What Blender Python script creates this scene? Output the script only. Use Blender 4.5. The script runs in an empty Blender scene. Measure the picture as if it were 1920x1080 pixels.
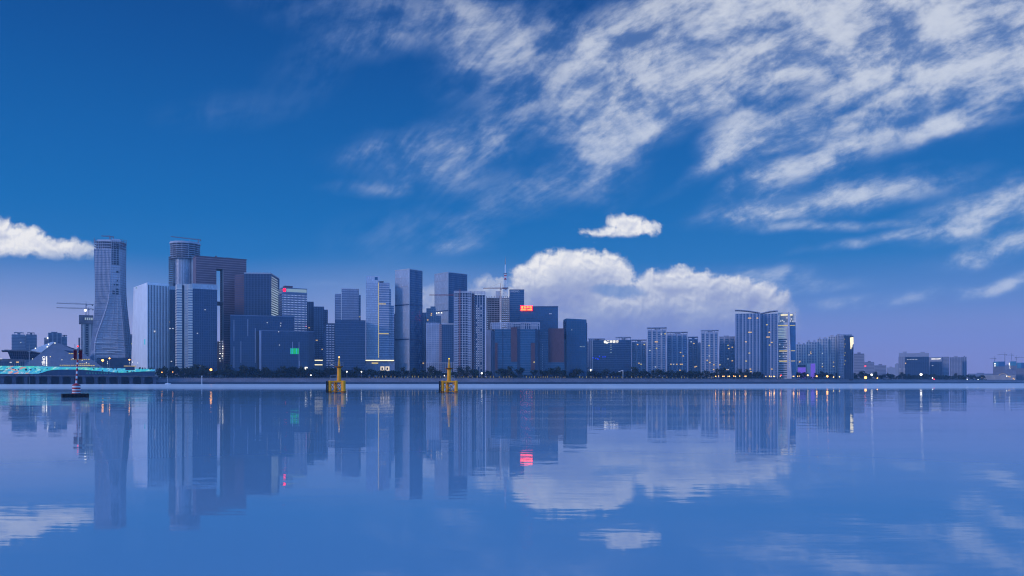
import bpy, math, random
from mathutils import Vector, Matrix
R = random.Random(7)
SC = bpy.context.scene
C = SC.collection
F = 28.0 / 36.0 * 1920.0          # focal length in photograph pixels
HY = 717.0                        # photograph row of the horizon
CAMZ = 2.5
G = 9.0                           # height of the far bank above the river

# ------------------------------------------------------------------ camera
cd = bpy.data.cameras.new('camera')
cam = bpy.data.objects.new('camera', cd); C.objects.link(cam)
cam.location = (0, 0, CAMZ); cam.rotation_euler = (math.radians(90), 0, 0)
cd.lens = 28.0; cd.sensor_width = 36.0
cd.shift_y = (HY - 540.0) / 1920.0
cd.clip_start = 0.5; cd.clip_end = 60000
SC.camera = cam
SC.view_settings.view_transform = 'Standard'; SC.view_settings.look = 'None'
SC.view_settings.exposure = 0.0; SC.view_settings.gamma = 1.0
SC.render.engine = 'CYCLES'
cy = SC.cycles
cy.use_denoising = True
cy.max_bounces = 6; cy.diffuse_bounces = 2; cy.glossy_bounces = 3; cy.transmission_bounces = 2
cy.volume_bounces = 0; cy.transparent_max_bounces = 6
cy.caustics_reflective = False; cy.caustics_refractive = False
cy.sample_clamp_indirect = 6.0
cy.filter_width = 1.15

def lin(c):
    return tuple(((v / 255.0) / 12.92 if v / 255.0 <= 0.04045 else ((v / 255.0 + 0.055) / 1.055) ** 2.4) for v in c)

class NT:
    """small helper for wiring node graphs"""
    def __init__(s, tree): s.t = tree; s.N = tree.nodes; s.L = tree.links
    def put(s, sock, v):
        if isinstance(v, bpy.types.NodeSocket): s.L.new(v, sock)
        elif v is not None: sock.default_value = v
    def m(s, op, a, b=None, c=None, clamp=False):
        n = s.N.new('ShaderNodeMath'); n.operation = op; n.use_clamp = clamp
        s.put(n.inputs[0], a); s.put(n.inputs[1], b)
        if c is not None: s.put(n.inputs[2], c)
        return n.outputs[0]
    def v(s, op, a, b=None, c=None, scale=None):
        n = s.N.new('ShaderNodeVectorMath'); n.operation = op
        s.put(n.inputs[0], a); s.put(n.inputs[1], b)
        if c is not None: s.put(n.inputs[2], c)
        if scale is not None: s.put(n.inputs['Scale'], scale)
        return n.outputs['Value'] if op in ('LENGTH', 'DOT_PRODUCT', 'DISTANCE') else n.outputs['Vector']
    def xyz(s, x, y, z=0.0):
        n = s.N.new('ShaderNodeCombineXYZ'); s.put(n.inputs[0], x); s.put(n.inputs[1], y); s.put(n.inputs[2], z)
        return n.outputs[0]
    def sep(s, v):
        n = s.N.new('ShaderNodeSeparateXYZ'); s.L.new(v, n.inputs[0]); return n.outputs
    def noise(s, vec, scale, detail=4.0, rough=0.55, dist=0.0, lac=2.0, out='Fac', dim='3D'):
        n = s.N.new('ShaderNodeTexNoise'); n.noise_dimensions = dim
        s.L.new(vec, n.inputs['Vector'])
        n.inputs['Scale'].default_value = scale; n.inputs['Detail'].default_value = detail
        n.inputs['Roughness'].default_value = rough; n.inputs['Distortion'].default_value = dist
        n.inputs['Lacunarity'].default_value = lac
        return n.outputs[out]
    def mapping(s, vec, loc, rot, scl, typ='TEXTURE'):
        n = s.N.new('ShaderNodeMapping'); n.vector_type = typ; s.L.new(vec, n.inputs[0])
        n.inputs[1].default_value = loc; n.inputs[2].default_value = rot; n.inputs[3].default_value = scl
        return n.outputs[0]
    def smooth(s, x, a, b, lo=0.0, hi=1.0):
        n = s.N.new('ShaderNodeMapRange'); n.interpolation_type = 'SMOOTHSTEP'
        s.put(n.inputs[0], x); s.put(n.inputs[1], a); s.put(n.inputs[2], b); s.put(n.inputs[3], lo); s.put(n.inputs[4], hi)
        return n.outputs[0]
    def lerp(s, x, a, b, lo=0.0, hi=1.0):
        n = s.N.new('ShaderNodeMapRange'); n.interpolation_type = 'LINEAR'
        s.put(n.inputs[0], x); s.put(n.inputs[1], a); s.put(n.inputs[2], b); s.put(n.inputs[3], lo); s.put(n.inputs[4], hi)
        return n.outputs[0]
    def mix(s, f, a, b):
        n = s.N.new('ShaderNodeMix'); n.data_type = 'RGBA'; n.clamp_factor = True
        s.put(n.inputs[0], f)
        for i, q in ((6, a), (7, b)):
            if isinstance(q, tuple) and len(q) == 3: q = q + (1.0,)
            s.put(n.inputs[i], q)
        return n.outputs[2]
    def ramp(s, f, stops, mode='LINEAR'):
        n = s.N.new('ShaderNodeValToRGB'); s.L.new(f, n.inputs[0]); r = n.color_ramp; r.interpolation = mode
        while len(r.elements) < len(stops): r.elements.new(0.5)
        for e, (p, c) in zip(r.elements, stops): e.position = p; e.color = tuple(c) + (1.0,)
        return n.outputs[0]

# ------------------------------------------------------------------ sky
SUN_EL, SUN_AZ = 16.0, -128.0      # the set-low light comes from the left, slightly behind the camera
W = bpy.data.worlds.new('World'); SC.world = W; W.use_nodes = True
W.node_tree.nodes.clear()
k = NT(W.node_tree)
geo = k.N.new('ShaderNodeTexCoord').outputs['Generated']
dx, dy, dz = k.sep(geo)
ay = k.m('MAXIMUM', k.m('ABSOLUTE', dy), 0.05)
u = k.m('DIVIDE', dx, ay); w_ = k.m('DIVIDE', dz, ay)
hor = k.m('SQRT', k.m('ADD', k.m('MULTIPLY', dx, dx), k.m('MULTIPLY', dy, dy)))
el = k.m('DIVIDE', dz, k.m('MAXIMUM', hor, 0.02))                     # tangent of elevation
el01 = k.m('MULTIPLY', el, 1.0, clamp=True)
base = k.ramp(el01, [(0.0, lin((132, 136, 196))), (0.03, lin((126, 136, 198))), (0.065, lin((114, 137, 200))),
                     (0.105, lin((82, 128, 194))), (0.15, lin((22, 112, 182))), (0.20, lin((0, 104, 176))),
                     (0.27, lin((0, 95, 168))), (0.38, lin((0, 81, 153))), (0.47, lin((0, 70, 140))), (1.0, lin((5, 58, 128)))])
# sky map coordinates: tangents of azimuth and elevation, scaled so that 1 unit is 1/F
px = k.m('MULTIPLY_ADD', u, F, 960.0); py = k.m('MULTIPLY_ADD', w_, -F, HY)
P = k.xyz(px, py)
P1 = k.xyz(px, py, 1.0)
def local(PP, cx, cyy, a, ln, wd):
    """coordinates of the point in an ellipse's own frame; PP carries z = 1"""
    ca, sa = math.cos(math.radians(a)), math.sin(math.radians(a))      # a > 0 climbs to the right (py grows downwards)
    x = k.v('DOT_PRODUCT', PP, (ca / ln, -sa / ln, (-cx * ca + cyy * sa) / ln))
    y = k.v('DOT_PRODUCT', PP, (sa / wd, ca / wd, (-cx * sa - cyy * ca) / wd))
    return x, y
def rr2(PP, *a):
    x, y = local(PP, *a)
    return k.m('MULTIPLY_ADD', x, x, k.m('MULTIPLY', y, y))
def blob(PP, *a):                                                      # 1 in the middle, 0 at the rim
    q = k.m('SUBTRACT', 1.0, rr2(PP, *a), clamp=True)
    return k.m('MULTIPLY', q, q)
# pale violet evening glow low in the west (left)
base = k.mix(k.m('MULTIPLY', blob(P1, 20, 700, 0, 620, 250), 0.88), base, lin((164, 172, 212)))
base = k.mix(k.m('MULTIPLY', blob(P1, 760, 620, 0, 560, 170), 0.5), base, lin((158, 170, 212)))
# unseen sky behind the viewer, brightened to light the facades, with added cloud noise
plain = k.mix(k.smooth(el, 0.0, 1.2), lin((104, 158, 232)), lin((66, 122, 208)))
pc = k.noise(geo, 22.0, 4, 0.6)
plain = k.v('SCALE', plain, scale=k.lerp(pc, 0.35, 0.65, 0.62, 1.4))

# --- high cirrus: soft strokes give the coverage, wind-drawn noise gives the fibres
CIR = [(1530, 45, 14, 430, 85, 1.0), (1790, 25, 10, 380, 120, .95), (1250, 55, 25, 170, 70, .75), (1345, 130, 33, 250, 50, .85),
       (1130, 195, 38, 115, 42, .95), (1285, 172, 30, 120, 34, .6), (1150, 275, 55, 115, 55, .6), (1395, 242, 30, 72, 30, .95),
       (1492, 230, 18, 50, 22, .8), (1375, 290, 28, 80, 15, .8), (1585, 168, 24, 60, 17, .85), (1650, 255, 20, 120, 32, .5),
       (1775, 238, 22, 70, 14, .8), (1485, 318, 22, 125, 20, .95), (1570, 368, 10, 215, 27, .9), (1440, 393, 9, 110, 15, .6),
       (1550, 425, 2, 140, 8, .5), (1660, 447, 8, 170, 8, .5), (1870, 388, 16, 150, 34, .95), (1880, 462, 15, 120, 18, .85),
       (1890, 530, 15, 130, 12, .6), (825, 280, 4, 115, 40, .78), (850, 345, -10, 180, 30, .36), (690, 290, 20, 45, 14, .45),
       (705, 357, 0, 80, 12, .45), (950, 395, 24, 130, 26, .28), (770, 22, -8, 270, 50, .45), (700, 75, 5, 120, 30, .3), (900, 120, 15, 90, 36, .34), (905, 60, -50, 110, 50, .42),
       (625, 95, 20, 110, 30, .22), (450, 200, 6, 130, 28, .16), (595, 150, 12, 50, 22, .22), (985, 130, 40, 150, 80, .36),
       (1640, 565, 8, 150, 12, .5), (1425, 517, 2, 100, 17, .6), (1840, 150, 16, 300, 60, .6), (600, 527, -8, 65, 6, .4),
       (1060, 330, 10, 90, 28, .3), (1500, 545, 6, 120, 13, .35), (780, 440, 5, 140, 40, .28), (850, 465, 6, 60, 12, .35),
       (1110, 90, 40, 130, 60, .34), (960, 240, 50, 70, 50, .28), (1480, 270, 22, 200, 14, .4)]
wn = k.v('SUBTRACT', k.noise(P, 0.006, 2, 0.45, out='Color', dim='2D'), (0.5, 0.5, 0.5))
Pw = k.v('ADD', P1, k.v('MULTIPLY', wn, (60.0, 36.0, 0.0)))
cov = None
for (cx, cyy, a, ln, wd, am) in CIR:
    g = blob(Pw, cx, cyy, a, ln * 1.6, wd * 1.9)
    cov = k.m('MULTIPLY_ADD', g, am, 0.0 if cov is None else cov)
# fibres fan out from a point low on the left horizon, as parallel rows of cloud do in perspective
vx = k.m('SUBTRACT', px, 250.0); vy = k.m('SUBTRACT', 830.0, py)
rad = k.m('LOGARITHM', k.m('ADD', k.v('LENGTH', k.xyz(vx, vy)), 60.0), 2.718281828)
th = k.m('ARCTAN2', vy, vx)
Q = k.v('ADD', k.xyz(k.m('MULTIPLY', rad, 6.0), k.m('MULTIPLY', th, 17.0)), k.v('SCALE', wn, scale=0.9))
ca_, sa_ = math.cos(math.radians(20)), math.sin(math.radians(20))
local_v = k.xyz(k.v('DOT_PRODUCT', Pw, (ca_ * 0.62, -sa_ * 0.62, 0)), k.v('DOT_PRODUCT', Pw, (sa_ * 1.15, ca_ * 1.15, 0)))
f1 = k.noise(Q, 0.9, 8, 0.56, dim='2D')
f2 = k.noise(k.v('MULTIPLY', Q, (0.8, 2.2, 1.0)), 2.2, 7, 0.62, dim='2D')
f3 = k.noise(local_v, 0.017, 8, 0.60, dim='2D')
fib = k.m('ADD', k.m('MULTIPLY', f1, 0.36), k.m('ADD', k.m('MULTIPLY', f2, 0.13), k.m('MULTIPLY', f3, 0.51)))
cov = k.m('POWER', k.m('MINIMUM', k.m('MULTIPLY', cov, 1.12), 1.15), 0.85)
nf = k.smooth(fib, 0.36, 0.68)
den = k.m('MULTIPLY', cov, k.m('MULTIPLY_ADD', nf, 0.92, k.m('MULTIPLY_ADD', cov, 0.24, -0.04)))
den = k.m('SUBTRACT', 1.0, k.m('POWER', 2.718, k.m('MULTIPLY', den, k.lerp(px, 650.0, 1350.0, -0.85, -1.5))))
circ = k.mix(k.m('MULTIPLY', k.smooth(den, 0.05, 0.85), k.lerp(f3, 0.3, 0.6, 0.62, 1.0)), lin((112, 148, 204)), lin((222, 227, 236)))
sky = k.mix(k.m('MULTIPLY', den, 0.94), base, circ)

# --- cumulus banks: a union of rounded lobes with billowed edges
CUM = [(1075, 545, 112, 80), (1010, 565, 62, 60), (1140, 520, 50, 45), (1035, 505, 50, 36), (1085, 495, 50, 32), (1130, 502, 36, 27),
       (990, 525, 36, 28), (1255, 550, 90, 42), (1222, 522, 30, 18), (1270, 517, 34, 20), (1312, 526, 32, 22), (1350, 555, 84, 42), (1410, 566, 78, 38),
       (1450, 590, 50, 26), (1180, 605, 230, 60), (1370, 615, 140, 45), (915, 575, 60, 42), (915, 532, 28, 14), (820, 600, 40, 66),
       (1163, 436, 62, 13), (1160, 418, 24, 17), (1182, 425, 40, 20), (1204, 429, 36, 17), (1122, 439, 30, 8),
       (-10, 445, 70, 38), (40, 454, 66, 30), (100, 465, 66, 23), (150, 472, 50, 19)]
wb = k.v('SUBTRACT', k.noise(P, 0.028, 3, 0.55, out='Color', dim='2D'), (0.5, 0.5, 0.5))
Pb = k.v('ADD', P1, k.v('MULTIPLY', wb, (26.0, 22.0, 0.0)))
fld = None
for (cx, cyy, rx, ry) in CUM:
    d = k.m('SQRT', rr2(Pb, cx, cyy, 0, rx, ry))
    mr = min(rx, ry); d = k.m('MULTIPLY_ADD', d, -mr, mr)
    fld = d if fld is None else k.m('SMOOTH_MAX', fld, d, 4.0)
def relief_h(vec):
    a = k.noise(vec, 0.030, 3, 0.42, dim='2D')
    return k.m('SUBTRACT', 1.0, k.m('ABSOLUTE', k.m('MULTIPLY_ADD', a, 3.2, -1.6)))       # rounded heads with creases between
hb = relief_h(P); hb2 = relief_h(k.v('ADD', P, (-3.0, -6.0, 0.0)))
fn = k.noise(P, 0.06, 6, 0.62, dim='2D')
tops = k.smooth(py, 600, 520)
edge = k.m('ADD', fld, k.m('MULTIPLY', k.m('SUBTRACT', fn, 0.5), 15.0))
edge = k.m('ADD', edge, k.m('MULTIPLY', k.m('SUBTRACT', hb, 0.6), 5.0))
cmask = k.smooth(edge, -3.0, 11.0)
right = k.smooth(px, 500, 700)
low = k.m('MULTIPLY', k.smooth(py, 560, 680), right)          # the big bank dissolves in the low haze
cmask = k.m('MULTIPLY', cmask, k.m('SUBTRACT', 1.0, k.m('MULTIPLY', low, 0.97)))
cmask = k.m('MULTIPLY', cmask, k.m('SUBTRACT', 1.0, k.m('MULTIPLY', k.smooth(px, 1440, 1540), k.smooth(py, 540, 590))))
lc = k.m('MULTIPLY', k.smooth(px, 330, 220), k.smooth(py, 462, 496))
cmask = k.m('MULTIPLY', cmask, k.m('SUBTRACT', 1.0, lc))
cmask = k.m('MULTIPLY', cmask, k.m('SUBTRACT', 1.0, k.m('MULTIPLY', k.smooth(px, 200, 120, 1.0, 0.0), k.m('MULTIPLY', k.smooth(px, 400, 300), 0.5))))
sc_ = k.m('MULTIPLY', k.m('MULTIPLY', k.smooth(px, 1060, 1090), k.smooth(py, 438, 449)), k.smooth(py, 458, 452))
cmask = k.m('MULTIPLY', cmask, k.m('SUBTRACT', 1.0, sc_))
hole = rr2(Pb, 1160, 547, -4, 48, 12)
cmask = k.m('MULTIPLY', cmask, k.smooth(hole, 0.2, 1.9, 0.3, 1.0))
faint = k.m('MULTIPLY', k.smooth(px, 960, 915), k.smooth(px, 500, 700))
cmask = k.m('MULTIPLY', cmask, k.m('SUBTRACT', 1.0, k.m('MULTIPLY', faint, 0.45)))
relief = k.m('ADD', k.m('MULTIPLY', k.m('SUBTRACT', hb, hb2), 0.34), k.m('MULTIPLY', k.m('SUBTRACT', fn, 0.5), 0.12))
depth = k.smooth(fld, 2.0, 60.0)
hgt = k.m('MULTIPLY', k.lerp(py, 480, 640), right)
soft = k.noise(P, 0.013, 4, 0.55, dim='2D')
sh = k.m('SUBTRACT', k.m('SUBTRACT', 0.95, k.m('MULTIPLY', depth, 0.24)), k.m('MULTIPLY', hgt, 0.55))
sh = k.m('ADD', sh, k.m('MULTIPLY', k.m('SUBTRACT', soft, 0.5), k.m('MULTIPLY_ADD', depth, 0.5, 0.35)))
sh = k.m('ADD', sh, k.m('MULTIPLY', relief, k.m('SUBTRACT', 1.0, k.m('MULTIPLY', k.m('MAXIMUM', hgt, depth), 0.65))))
ccol = k.ramp(sh, [(0.0, lin((122, 138, 192))), (0.3, lin((140, 152, 198))), (0.55, lin((166, 176, 206))), (0.8, lin((212, 215, 226))), (1.0, lin((244, 242, 240)))])
sky = k.mix(cmask, sky, ccol)
# evening haze veils the foot of the sky
veil = k.m('POWER', k.m('SUBTRACT', 1.0, k.m('DIVIDE', el01, 0.085), clamp=True), 0.8)
sky = k.mix(k.m('MULTIPLY', veil, 0.6), sky, k.mix(k.smooth(px, 50, 1000), lin((182, 172, 212)), lin((132, 138, 196))))
# a dim physical sky adds all-round dusk light above the hand-laid clouds
st = k.N.new('ShaderNodeTexSky'); st.sky_type = 'NISHITA'; st.sun_disc = False
st.sun_elevation = math.radians(SUN_EL); st.sun_rotation = math.radians(SUN_AZ); st.dust_density = 1.0
b1 = k.N.new('ShaderNodeBackground'); k.L.new(sky, b1.inputs[0]); b1.inputs[1].default_value = 1.0
b2 = k.N.new('ShaderNodeBackground'); k.L.new(st.outputs[0], b2.inputs[0]); b2.inputs[1].default_value = 0.004
ad = k.N.new('ShaderNodeAddShader'); k.L.new(b1.outputs[0], ad.inputs[0]); k.L.new(b2.outputs[0], ad.inputs[1])
# outside the part of the sky that can be seen towards the city the plain gradient is enough
b3 = k.N.new('ShaderNodeBackground'); k.L.new(plain, b3.inputs[0]); b3.inputs[1].default_value = 1.8
inside = k.m('MULTIPLY', k.m('GREATER_THAN', dy, 0.05), k.m('MULTIPLY', k.m('LESS_THAN', k.m('ABSOLUTE', u), 1.1), k.m('LESS_THAN', w_, 0.8)))
inside = k.m('MULTIPLY', inside, k.m('GREATER_THAN', dz, -0.02))
mw = k.N.new('ShaderNodeMixShader'); k.L.new(inside, mw.inputs[0]); k.L.new(b3.outputs[0], mw.inputs[1]); k.L.new(ad.outputs[0], mw.inputs[2])
wo = k.N.new('ShaderNodeOutputWorld'); k.L.new(mw.outputs[0], wo.inputs[0])
W.cycles.sampling_method = 'MANUAL'; W.cycles.sample_map_resolution = 512

# ------------------------------------------------------------------ sun, soft and low from the left
sd = bpy.data.lights.new('sun', 'SUN'); sd.energy = 1.25; sd.angle = math.radians(12); sd.color = (1.0, 0.88, 0.95)
so = bpy.data.objects.new('sun', sd); C.objects.link(so)
az = math.radians(SUN_AZ); e_ = math.radians(SUN_EL)
sdir = Vector((math.sin(az) * math.cos(e_), math.cos(az) * math.cos(e_), math.sin(e_)))
so.rotation_euler = sdir.to_track_quat('Z', 'Y').to_euler(); so.location = sdir * 500
# ------------------------------------------------------------------ tagging and mesh helpers
def tag(o, label=None, cat=None, group=None, kind=None):
    if label: o['label'] = label
    if cat: o['category'] = cat
    if group: o['group'] = group
    if kind: o['kind'] = kind
    return o

def each(g, name, m, parent):
    """link every shape of the collection as a part of its own"""
    out = []
    for (v0, v1, f0, f1) in g.parts:
        h = MB(); h.v = g.v[v0:v1]; h.f = [tuple(i - v0 for i in q) for q in g.f[f0:f1]]; h.mi = [0] * len(h.f); out.append(h.build(name, m, parent))
    return out

class MB:
    """collects faces and links them as one mesh object"""
    def __init__(s): s.v = []; s.f = []; s.mi = []; s.parts = []
    def add(s, vs, fs, mi=0):
        o = len(s.v); s.v += [tuple(q) for q in vs]; s.f += [tuple(i + o for i in q) for q in fs]; s.mi += [mi] * len(fs); s.parts.append((o, len(s.v), len(s.f) - len(fs), len(s.f))); return s
    def box(s, x0, x1, y0, y1, z0, z1, mi=0):
        return s.add([(x0, y0, z0), (x1, y0, z0), (x1, y1, z0), (x0, y1, z0), (x0, y0, z1), (x1, y0, z1), (x1, y1, z1), (x0, y1, z1)],
                     [(0, 3, 2, 1), (4, 5, 6, 7), (0, 1, 5, 4), (1, 2, 6, 5), (2, 3, 7, 6), (3, 0, 4, 7)], mi)
    def prism(s, pts, z0, z1, mi=0):
        n = len(pts)
        zt = z1 if isinstance(z1, (list, tuple)) else [z1] * n
        zb = z0 if isinstance(z0, (list, tuple)) else [z0] * n
        vs = [(p[0], p[1], zb[i]) for i, p in enumerate(pts)] + [(p[0], p[1], zt[i]) for i, p in enumerate(pts)]
        fs = [tuple(range(n))[::-1], tuple(range(n, 2 * n))] + [(i, (i + 1) % n, n + (i + 1) % n, n + i) for i in range(n)]
        return s.add(vs, fs, mi)
    def obox(s, p, q, t, z0, z1, out=0.0, mi=0):
        """box along the line p->q, t thick towards the right-hand side of the line, pushed out by out"""
        d = Vector((q[0] - p[0], q[1] - p[1])); L = d.length or 1e-6; d /= L; n = Vector((d.y, -d.x))
        a = Vector(p[:2]) + n * out; b = Vector(q[:2]) + n * out; c = b - n * t; e = a - n * t
        return s.prism([a, b, c, e], z0, z1, mi)
    def bar(s, a, b, r, n=6, r2=None, mi=0):
        a = Vector(a); b = Vector(b); d = (b - a)
        if d.length < 1e-6: return s
        d.normalize(); up = Vector((0, 0, 1)) if abs(d.z) < .9 else Vector((1, 0, 0))
        e1 = d.cross(up).normalized(); e2 = d.cross(e1); r2 = r if r2 is None else r2
        vs = [a + (e1 * math.cos(6.2832 * i / n) + e2 * math.sin(6.2832 * i / n)) * r for i in range(n)] + \
             [b + (e1 * math.cos(6.2832 * i / n) + e2 * math.sin(6.2832 * i / n)) * r2 for i in range(n)]
        fs = [tuple(range(n)), tuple(range(2 * n - 1, n - 1, -1))] + [(i, n + i, n + (i + 1) % n, (i + 1) % n) for i in range(n)]
        return s.add(vs, fs, mi)
    def lathe(s, prof, n=16, cx=0, cy=0, mi=0):
        vs = [(cx + r * math.cos(6.2832 * i / n), cy + r * math.sin(6.2832 * i / n), z) for r, z in prof for i in range(n)]
        fs = []
        for j in range(len(prof) - 1):
            for i in range(n): fs.append((j * n + i, j * n + (i + 1) % n, (j + 1) * n + (i + 1) % n, (j + 1) * n + i))
        fs.append(tuple(range(n))[::-1]); fs.append(tuple(range((len(prof) - 1) * n, len(prof) * n)))
        return s.add(vs, fs, mi)
    def ball(s, c, r, n=8, mi=0):
        prof = [(max(r * math.sin(math.pi * j / (n // 2 + 1)), 0.01 * r), c[2] - r * math.cos(math.pi * j / (n // 2 + 1))) for j in range(n // 2 + 2)]
        return s.lathe(prof, n, c[0], c[1], mi)
    def build(s, name, mat, parent=None, loc=None, smooth=False):
        me = bpy.data.meshes.new(name); me.from_pydata(s.v, [], s.f)
        for m in (mat if isinstance(mat, (list, tuple)) else [mat]): me.materials.append(m)
        if any(s.mi): me.polygons.foreach_set('material_index', s.mi)
        if smooth: me.polygons.foreach_set('use_smooth', [True] * len(s.f))
        me.update()
        o = bpy.data.objects.new(name, me); C.objects.link(o)
        if parent is not None: o.parent = parent
        if loc is not None: o.location = loc
        return o

def empty(name, loc, rz=0.0):
    o = bpy.data.objects.new(name, None); C.objects.link(o); o.empty_display_size = 5
    o.location = loc; o.rotation_euler = (0, 0, rz); return o
def copy_thing(o, loc=None, rz=None, scale=None):
    c = o.copy(); C.objects.link(c)
    for ch in list(o.children):
        d = ch.copy(); C.objects.link(d); d.parent = c
        for g in list(ch.children):
            e = g.copy(); C.objects.link(e); e.parent = d
    if loc is not None: c.location = loc
    if rz is not None: c.rotation_euler = (0, 0, rz)
    if scale is not None: c.scale = scale
    return c

# ------------------------------------------------------------------ materials
MATS = {}
def mat(name, col, rough=0.6, metal=0.0, spec=0.5, vary=0.0, vscale=0.05, cell=None, cellv=0.0, glass=0.0, streak=0.0):
    if name in MATS: return MATS[name]
    m = bpy.data.materials.new(name); m.use_nodes = True; n = NT(m.node_tree); n.N.clear()
    b = n.N.new('ShaderNodeBsdfPrincipled'); o = n.N.new('ShaderNodeOutputMaterial'); n.L.new(b.outputs[0], o.inputs[0])
    b.inputs['Roughness'].default_value = rough; b.inputs['Metallic'].default_value = metal
    b.inputs['Specular IOR Level'].default_value = spec
    tc = n.N.new('ShaderNodeTexCoord').outputs['Object']
    fac = n.lerp(n.noise(tc, vscale, 4, 0.6), 0.3, 0.7, 1 - vary, 1 + vary)
    if streak:
        fs = n.noise(n.v('MULTIPLY', tc, (0.6, 0.6, 0.03)), 1.0, 3, 0.6)
        fac = n.m('MULTIPLY', fac, n.lerp(fs, 0.35, 0.65, 1 - streak, 1 + streak))
    if cell:
        q = n.v('FLOOR', n.v('ADD', n.v('DIVIDE', tc, cell), (0.37, 0.41, 0.013)))
        wnz = n.N.new('ShaderNodeTexWhiteNoise'); n.L.new(q, wnz.inputs['Vector'])
        fac = n.m('MULTIPLY', fac, n.lerp(wnz.outputs['Value'], 0, 1, 1 - cellv, 1 + cellv))
        if glass:
            n.L.new(n.lerp(wnz.outputs['Value'], 0, 1, rough * 0.5, rough * 1.6), b.inputs['Roughness'])
            b.inputs['IOR'].default_value = glass
            ng = n.N.new('ShaderNodeNewGeometry').outputs['Normal']
            tl = n.v('SCALE', n.v('SUBTRACT', wnz.outputs['Color'], (0.5, 0.5, 0.5)), scale=0.05)
            n.L.new(n.v('NORMALIZE', n.v('ADD', ng, tl)), b.inputs['Normal'])
    colv = n.v('SCALE', tuple(col[:3]), scale=fac)
    n.L.new(colv, b.inputs['Base Color'])
    MATS[name] = m; return m
def emit(name, col, strength):
    if name in MATS: return MATS[name]
    m = bpy.data.materials.new(name); m.use_nodes = True; n = NT(m.node_tree); n.N.clear()
    e = n.N.new('ShaderNodeEmission'); o = n.N.new('ShaderNodeOutputMaterial'); n.L.new(e.outputs[0], o.inputs[0])
    e.inputs[0].default_value = tuple(col[:3]) + (1,); e.inputs[1].default_value = strength
    m.cycles.emission_sampling = 'NONE'
    MATS[name] = m; return m

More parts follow.
